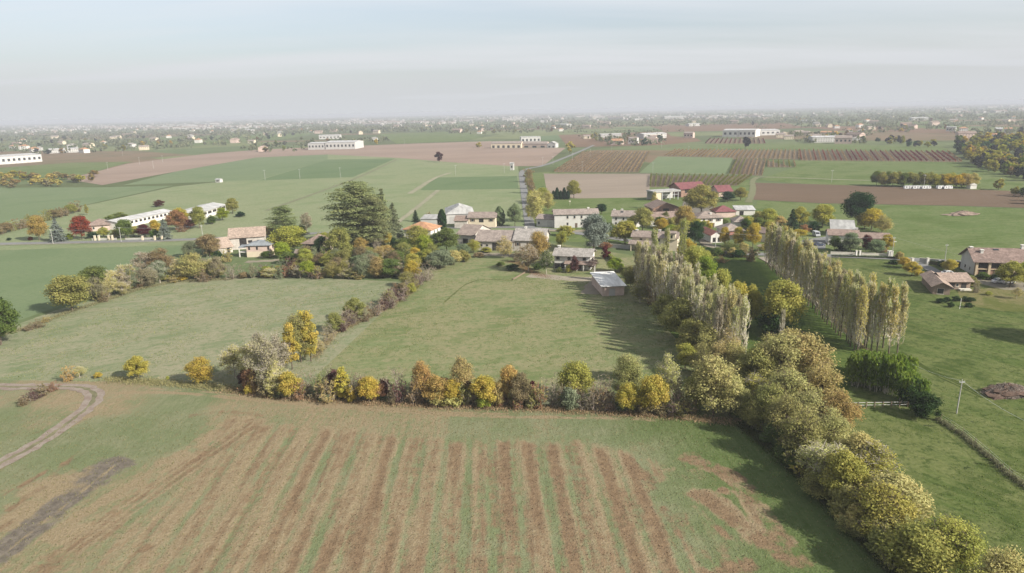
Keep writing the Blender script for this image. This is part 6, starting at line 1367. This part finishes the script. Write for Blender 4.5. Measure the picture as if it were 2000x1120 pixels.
# ------------------------------------------------------------------ vehicles
M_TYRE = plain('tyre_rubber', (0.02, 0.02, 0.02), 0.9); M_RIM = plain('wheel_rim', (0.35, 0.35, 0.36), 0.4, 0.5, metal=0.6)
M_LAMP = plain('headlamp_glass', (0.6, 0.6, 0.58), 0.2, 0.5); M_RED = plain('rear_lamp', (0.3, 0.02, 0.02), 0.3, 0.5)
def vehicle(name, label, cat, px, py, rz, body, prof, glass, L, W, wheels, group=None):
    """prof: side outline (x along, z up); glass: side window polygon; built about the centre"""
    p = G(px, py); root = put(name, None, loc=(p.x, p.y, 0.03), rotz=rz, label=label, cat=cat, group=group)
    m = MB(); m.prism([(x, -W / 2, z) for x, z in prof], (0, W, 0)); b = m.build('body', body, root)
    bv = b.modifiers.new('bevel', 'BEVEL'); bv.width = 0.08; bv.segments = 2; bv.limit_method = 'ANGLE'
    for s in (-1, 1):
        for gl in glass:
            m = MB(); m.prism([(x, s * (W / 2 + 0.012), z) for x, z in gl], (0, -s * 0.03, 0)); m.build('side_window', M_GLASS, root)
    top = sorted(prof, key=lambda q: -q[1])
    for x in wheels:
        for s in (-1, 1):
            m = MB(); m.tube([(x, s * (W / 2 - 0.22), 0.32), (x, s * (W / 2 + 0.02), 0.32)], [0.32, 0.32], 12); w = m.build('wheel', M_TYRE, root)
            m = MB(); m.tube([(x, s * (W / 2 + 0.0), 0.32), (x, s * (W / 2 + 0.03), 0.32)], [0.19, 0.19], 10); m.build('rim', M_RIM, w)
    for s in (-1, 1):
        m = MB(); m.box((L / 2 - 0.06, s * W * 0.36 - 0.14, 0.62), (L / 2 + 0.03, s * W * 0.36 + 0.14, 0.80)); m.build('headlight', M_LAMP, root)
        m = MB(); m.box((-L / 2 - 0.03, s * W * 0.40 - 0.1, 0.7), (-L / 2 + 0.06, s * W * 0.40 + 0.1, 0.95)); m.build('tail_light', M_RED, root)
    return root
def screens(root, W, wind, rear):
    for nm, q in (('windscreen', wind), ('rear_window', rear)):
        m = MB(); (x0, z0), (x1, z1) = q; dx = 0.02 if nm == 'windscreen' else -0.02
        m.prism([(x0 + dx, -W * 0.42, z0), (x0 + dx, W * 0.42, z0), (x1 + dx, W * 0.40, z1), (x1 + dx, -W * 0.40, z1)], (dx, 0, 0.02)); m.build(nm, M_GLASS, root)
P_WHITE = plain('white_car_paint', (0.60, 0.60, 0.60), 0.25, 0.5, 0.03); P_BLUE = plain('dark_blue_car_paint', (0.03, 0.04, 0.07), 0.25, 0.5, 0.03); P_SILV = plain('silver_car_paint', (0.36, 0.37, 0.38), 0.3, 0.5, 0.03)
VAN = [(-2.4, 0.3), (2.3, 0.3), (2.4, 0.9), (1.9, 1.15), (1.3, 2.05), (1.0, 2.2), (-2.3, 2.2), (-2.4, 1.2)]
CAR = [(-2.1, 0.28), (2.1, 0.28), (2.12, 0.7), (1.2, 0.92), (0.55, 1.42), (-0.9, 1.46), (-1.7, 1.0), (-2.12, 0.92)]
v = vehicle('van', 'silver van parked in the paved yard of the roadside house', 'van', 1594, 462, 1.5 + math.pi, P_SILV, VAN, [[(1.1, 1.2), (1.55, 1.2), (1.2, 1.9), (0.5, 1.95), (0.5, 1.2)], [(-0.4, 1.2), (0.3, 1.2), (0.3, 1.95), (-0.4, 1.95)]], 4.8, 1.9, (-1.5, 1.5)); screens(v, 1.9, ((1.88, 1.18), (1.32, 2.02)), ((-2.38, 1.25), (-2.33, 2.0)))
def car(label, px, py, rz, paint):
    v = vehicle('car', label, 'car', px, py, rz, paint, CAR, [[(0.95, 0.95), (0.5, 1.34), (-0.15, 1.36), (-0.15, 0.95)], [(-0.25, 0.95), (-0.25, 1.36), (-0.85, 1.36), (-1.4, 1.0)]], 4.2, 1.75, (-1.3, 1.3)); screens(v, 1.75, ((1.18, 0.94), (0.57, 1.40)), ((-1.68, 1.02), (-0.92, 1.44)))
car('dark blue car parked beside the white roadside house', 1600, 481, 0.2, P_BLUE)
car('white car parked in the farmhouse gravel court', 1951, 553, 0.1, P_WHITE); car('white car behind the other in the farmhouse court', 1967, 554, 0.15, P_WHITE)
car('white car standing behind the small brick barn', 1851, 537, 0.1, P_WHITE)
for i, x in enumerate((1774, 1790, 1808, 1838, 1850)): # vans and trailers under the far tree row
    p = G(x, 369.5); root = put('caravan', None, loc=(p.x, p.y, 0), rotz=0.05 * (i - 2), label='white caravan parked under the round tree row', cat='caravan', group='caravans under the tree row')
    m = MB(); m.prism([(-2.8, -1.1, 0.4), (2.8, -1.1, 0.4), (2.9, -1.1, 1.2), (2.4, -1.1, 2.1), (-2.5, -1.1, 2.1), (-2.9, -1.1, 1.2)], (0, 2.2, 0)); m.build('body', P_WHITE, root)
    for k in (-1.6, 0.2, 1.8): m = MB(); m.box((k - 0.5, -1.13, 1.1), (k + 0.5, -1.09, 1.7)); m.build('window', M_GLASS, root)
    for s in (-1, 1): m = MB(); m.tube([(0.2, s * 0.9, 0.35), (0.2, s * 1.12, 0.35)], [0.35, 0.35], 10); m.build('wheel', M_TYRE, root)
p = G(1897, 369); m = MB(); m.box((p.x - 2, p.y - 2, -0.2), (p.x + 2, p.y + 2, 2.6)); m.prism([(p.x - 2.3, p.y - 2.3, 2.6), (p.x + 2.3, p.y - 2.3, 2.6), (p.x, p.y - 2.3, 3.8)], (0, 4.6, 0)); m.build('garden_hut', W_WHITE, None, label='white garden hut at the end of the round tree row', cat='hut')

# ------------------------------------------------------------------ heaps, posts and small things
def heap(px, py, wpx, h, n, colmat, label, seed, cat, elong=0.5, sticks=True):
    p = G(px, py); R = wpx / 2 / ppm(p); r = np.random.default_rng(seed); root = put('brush_heap' if sticks else 'earth_heap', None, loc=(p.x, p.y, 0), rotz=0.2, label=label, cat=cat)
    m = MB(); ring = 20; lay = 6
    for j in range(lay + 1):
        f = j / lay
        for k in range(ring):
            a = 2 * math.pi * k / ring; rr = R * (1 - f ** 1.5) * (1 + 0.22 * r.normal() * (j < lay)); m.v.append((math.cos(a) * rr, math.sin(a) * rr * elong, h * f * (0.85 + 0.3 * r.random()) - 0.1 * (j == 0)))
    for j in range(lay):
        for k in range(ring): m.f.append((j * ring + k, j * ring + (k + 1) % ring, (j + 1) * ring + (k + 1) % ring, (j + 1) * ring + k)); m.mi.append(0)
    m.build('mound', colmat, root)
    if sticks:
        m = MB()
        for i in range(n):
            a = r.uniform(0, 6.28); q = math.sqrt(r.random()); f = q; z = h * (1 - f ** 1.5) * 0.95; c = Vector((math.cos(a) * R * f, math.sin(a) * R * f * elong, z)); d = Vector((r.normal(), r.normal(), r.normal() * 0.5 + 0.2)).normalized() * r.uniform(0.4, 1.3)
            m.tube([c - d * 0.4, c + d * 0.6], [0.035, 0.015], 3, False)
        m.build('branches', M_TWIG, root)
heap(1967, 768, 104, 1.9, 1500, plain('heaped_twigs', (0.085, 0.058, 0.045), 0.95, 0.05, 0.4, 2.5, bump=0.1), 'brown heap of cut branches in the pasture by the concrete pole', 4, 'brush heap', 0.55)
heap(1880, 420, 66, 2.0, 700, plain('heaped_earth', (0.20, 0.15, 0.12), 0.95, 0.05, 0.3, 0.8, bump=0.1), 'low brown heap of earth and twigs in the far meadow', 5, 'earth heap', 0.5)
p = G(1874, 604); m = MB(); m.tube([(p.x, p.y, -0.3), (p.x + 0.1, p.y, 3.0)], [0.06, 0.05], 6); m.build('garden_stake', M_WHITE, None, label='thin white stake in the kitchen garden bed', cat='stake')
p = G(1020, 517); m = MB(); m.box((p.x - 0.2, p.y - 0.2, -0.1), (p.x + 0.2, p.y + 0.2, 1.1)); m.box((p.x - 0.26, p.y - 0.26, 1.103), (p.x + 0.26, p.y + 0.26, 1.25)); m.build('garden_pillar', W_WHITE, None, label='small white garden pillar in the shade of the bare tree', cat='pillar')
p = G(1113, 402); m = MB(); m.tube([(p.x, p.y, -0.2), (p.x, p.y, 3.0)], [0.06, 0.06], 6); m.box((p.x - 0.5, p.y - 0.05, 2.2), (p.x + 0.5, p.y + 0.05, 2.9)); m.build('garden_sign', M_FRAME, None, label='small yellowish board behind the long white house', cat='sign')
# rough grass and weeds too small to count
def blades(name, label, pix, width, n, col, hgt, seed, cat, S=0.16):
    r = np.random.default_rng(seed); pts = densify([G(a, b) for a, b in pix], 1.0); k = r.integers(0, len(pts), n)
    B = np.array([(q.x, q.y) for q in pts])[k] + r.normal(size=(n, 2)) * width * 0.42
    z = np.abs(r.normal(0.4, 0.3, n)) * hgt
    P = np.column_stack([B, z]); N = r.normal(size=(n, 3)) * (1, 1, 0.3)
    put(name, leaf_mesh(name, P, N, S * r.uniform(0.6, 1.5, n), r.random(n), asp=0.35, rng=r, up=(0, 0, 1)), kind='stuff', color=leafcol(col, 120, TR), label=label, cat=cat)
blades('rough_grass', 'rust brown rough grass at the foot of the hedgerow', [(440, 762), (560, 778), (740, 789), (900, 796), (1050, 800), (1200, 808), (1340, 818), (1430, 826)], 2.0, 12000, (164, 144, 108), 0.5, 1, 'grass')
blades('rough_grass', 'olive rough grass between the lone yellow trees', [(210, 742), (300, 748), (400, 756), (480, 765)], 2.2, 6000, (150, 148, 96), 0.5, 2, 'grass')
blades('ditch_weeds', 'grey brown weeds along the wire fence ditch', [(1832, 822), (1880, 852), (1930, 894), (1970, 930), (2010, 958), (2070, 1004)], 0.6, 4200, (124, 122, 90), 0.7, 3, 'weeds')
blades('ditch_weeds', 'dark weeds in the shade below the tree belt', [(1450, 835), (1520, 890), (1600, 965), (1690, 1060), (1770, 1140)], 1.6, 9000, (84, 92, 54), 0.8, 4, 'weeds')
blades('rough_grass', 'dry grass strip along the pale dry meadow', [(-20, 662), (60, 640), (130, 612), (200, 590), (270, 566), (340, 551), (450, 546)], 1.6, 9000, (150, 146, 102), 0.6, 5, 'grass')
blades('rough_grass', 'dry grass strip along the diagonal hedge', [(615, 700), (650, 655), (700, 630), (760, 600), (805, 570)], 1.6, 5000, (156, 144, 104), 0.6, 6, 'grass')
blades('poplar_suckers', 'pale dry grass below the long poplar row', [(1508, 518), (1560, 566), (1620, 618), (1690, 684)], 0.9, 7000, (150, 138, 104), 0.5, 7, 'grass')
blades('fallen_leaves', 'rust brown fallen leaves under the bare garden tree', [(992, 512), (1012, 512), (1030, 528), (1052, 537), (1070, 541)], 3.2, 5000, (150, 112, 84), 0.05, 8, 'leaves', 0.14)
# pasture tufts and weeds
r = np.random.default_rng(12); n = 30000
px_ = r.uniform(1300, 2300, n); py_ = 520 + 640 * r.random(n) ** 0.8
q = np.array([tuple(G(a, b))[:2] for a, b in zip(px_, py_)]); ok = ~pip(q[:, 0], q[:, 1], [(G(a, b).x, G(a, b).y) for a, b in fore_px]); q = q[ok]; ok = (q[:, 0] > 15) & (fbm(q[:, 0], q[:, 1], 0.08, 91) > 0.45); q = q[ok]; k = len(q)
put('pasture_tufts', leaf_mesh('pasture_tufts', np.column_stack([q, np.full(k, 0.09)]), r.normal(size=(k, 3)) * (1, 1, 0.35), 0.10 * r.uniform(0.5, 1.6, k), r.random(k), asp=0.45, rng=r, up=(0, 0, 1)), kind='stuff', color=alb(116, 130, 74, 120, gain=1.25), label='rough grass tufts over the pastures beside the bamboo', cat='grass')
r = np.random.default_rng(14); n = 60000
qx = r.uniform(-130, 75, n); qy = r.uniform(122, 225, n); mk = np.zeros(n, bool)
for poly_ in ([(0, 646), (110, 606), (330, 550), (560, 545), (780, 556), (600, 740), (480, 765), (0, 740)], [(600, 750), (800, 566), (830, 540), (900, 500), (1000, 500), (1160, 560), (1270, 590), (1380, 760), (1000, 770)]):
    mk |= pip(qx, qy, [(G(a, b).x, G(a, b).y) for a, b in poly_])
mk &= fbm(qx, qy, 0.13, 93) > 0.48; k = int(mk.sum())
put('meadow_tufts', leaf_mesh('meadow_tufts', np.column_stack([qx[mk], qy[mk], np.full(k, 0.08)]), r.normal(size=(k, 3)) * (1, 1, 0.35), 0.13 * r.uniform(0.5, 1.6, k), r.random(k), asp=0.45, rng=r, up=(0, 0, 1)), kind='stuff', color=alb(150, 154, 104, 150, gain=1.35), label='rough grass tufts over the dry and mown meadows', cat='grass')
# clods and tufts on the striped field
r = np.random.default_rng(9); n = 60000
fx_ = r.uniform(-100, 75, n); fy_ = r.uniform(66, 122, n); ok = pip(fx_, fy_, [(G(a, b).x, G(a, b).y) for a, b in fore_px]); fx_, fy_ = fx_[ok], fy_[ok]
ii = np.clip(((fx_ - gx[0]) / CELL).astype(int), 0, nx - 1); jj = np.clip(((fy_ - gy[0]) / CELL).astype(int), 0, ny - 1)
so, dr, zz = soil[jj, ii], dry[jj, ii], Z[jj, ii]
a = so > 0.45; a &= r.random(len(a)) < 0.35
k = int(a.sum()); P = np.column_stack([fx_[a], fy_[a], zz[a] + 0.05])
put('soil_clods', leaf_mesh('soil_clods', P, r.normal(size=(k, 3)) + (0, 0, 0.6), 0.075 * r.uniform(0.5, 1.8, k), r.random(k), asp=0.8, rng=r), kind='stuff', color=alb(150, 126, 104, 100, gain=1.8), label='small clods on the brown soil stripes', cat='clods')
a = (so < 0.3) & (r.random(len(so)) < 0.5); k = int(a.sum()); P = np.column_stack([fx_[a], fy_[a], zz[a] + 0.08])
put('stubble_tufts', leaf_mesh('stubble_tufts', P, r.normal(size=(k, 3)) * (1, 1, 0.3), 0.11 * r.uniform(0.5, 1.6, k), r.random(k), asp=0.4, rng=r, up=(0, 0, 1)), kind='stuff', color=alb(150, 146, 104, 100, gain=1.5), label='dry stubble tufts between the soil stripes', cat='grass')
# ------------------------------------------------------------------ haze: the air of the whole plain
hz_me = bpy.data.meshes.new('haze')
_s, _b, _t = 15000.0, -3.0, 57.0
hz_me.from_pydata([(x, y, z) for z in (_b, _t) for y in (-_s, _s) for x in (-_s, _s)], [],
                  [(0, 2, 3, 1), (4, 5, 7, 6), (0, 1, 5, 4), (2, 6, 7, 3), (0, 4, 6, 2), (1, 3, 7, 5)])
haze = bpy.data.objects.new('haze', hz_me); COL.objects.link(haze)
haze['kind'] = 'stuff'; haze['label'] = 'pale even haze lying over the whole plain'; haze['category'] = 'haze'
hm = bpy.data.materials.new('haze_air'); hm.use_nodes = True
hm.node_tree.nodes.clear()
h_out = hm.node_tree.nodes.new('ShaderNodeOutputMaterial')
h_vol = hm.node_tree.nodes.new('ShaderNodeVolumePrincipled')
h_vol.inputs['Color'].default_value = (0.55, 0.575, 0.63, 1)
h_vol.inputs['Density'].default_value = HAZE_DENSITY
h_vol.inputs['Anisotropy'].default_value = 0.0
hm.node_tree.links.new(h_vol.outputs[0], h_out.inputs['Volume'])
hz_me.materials.append(hm)
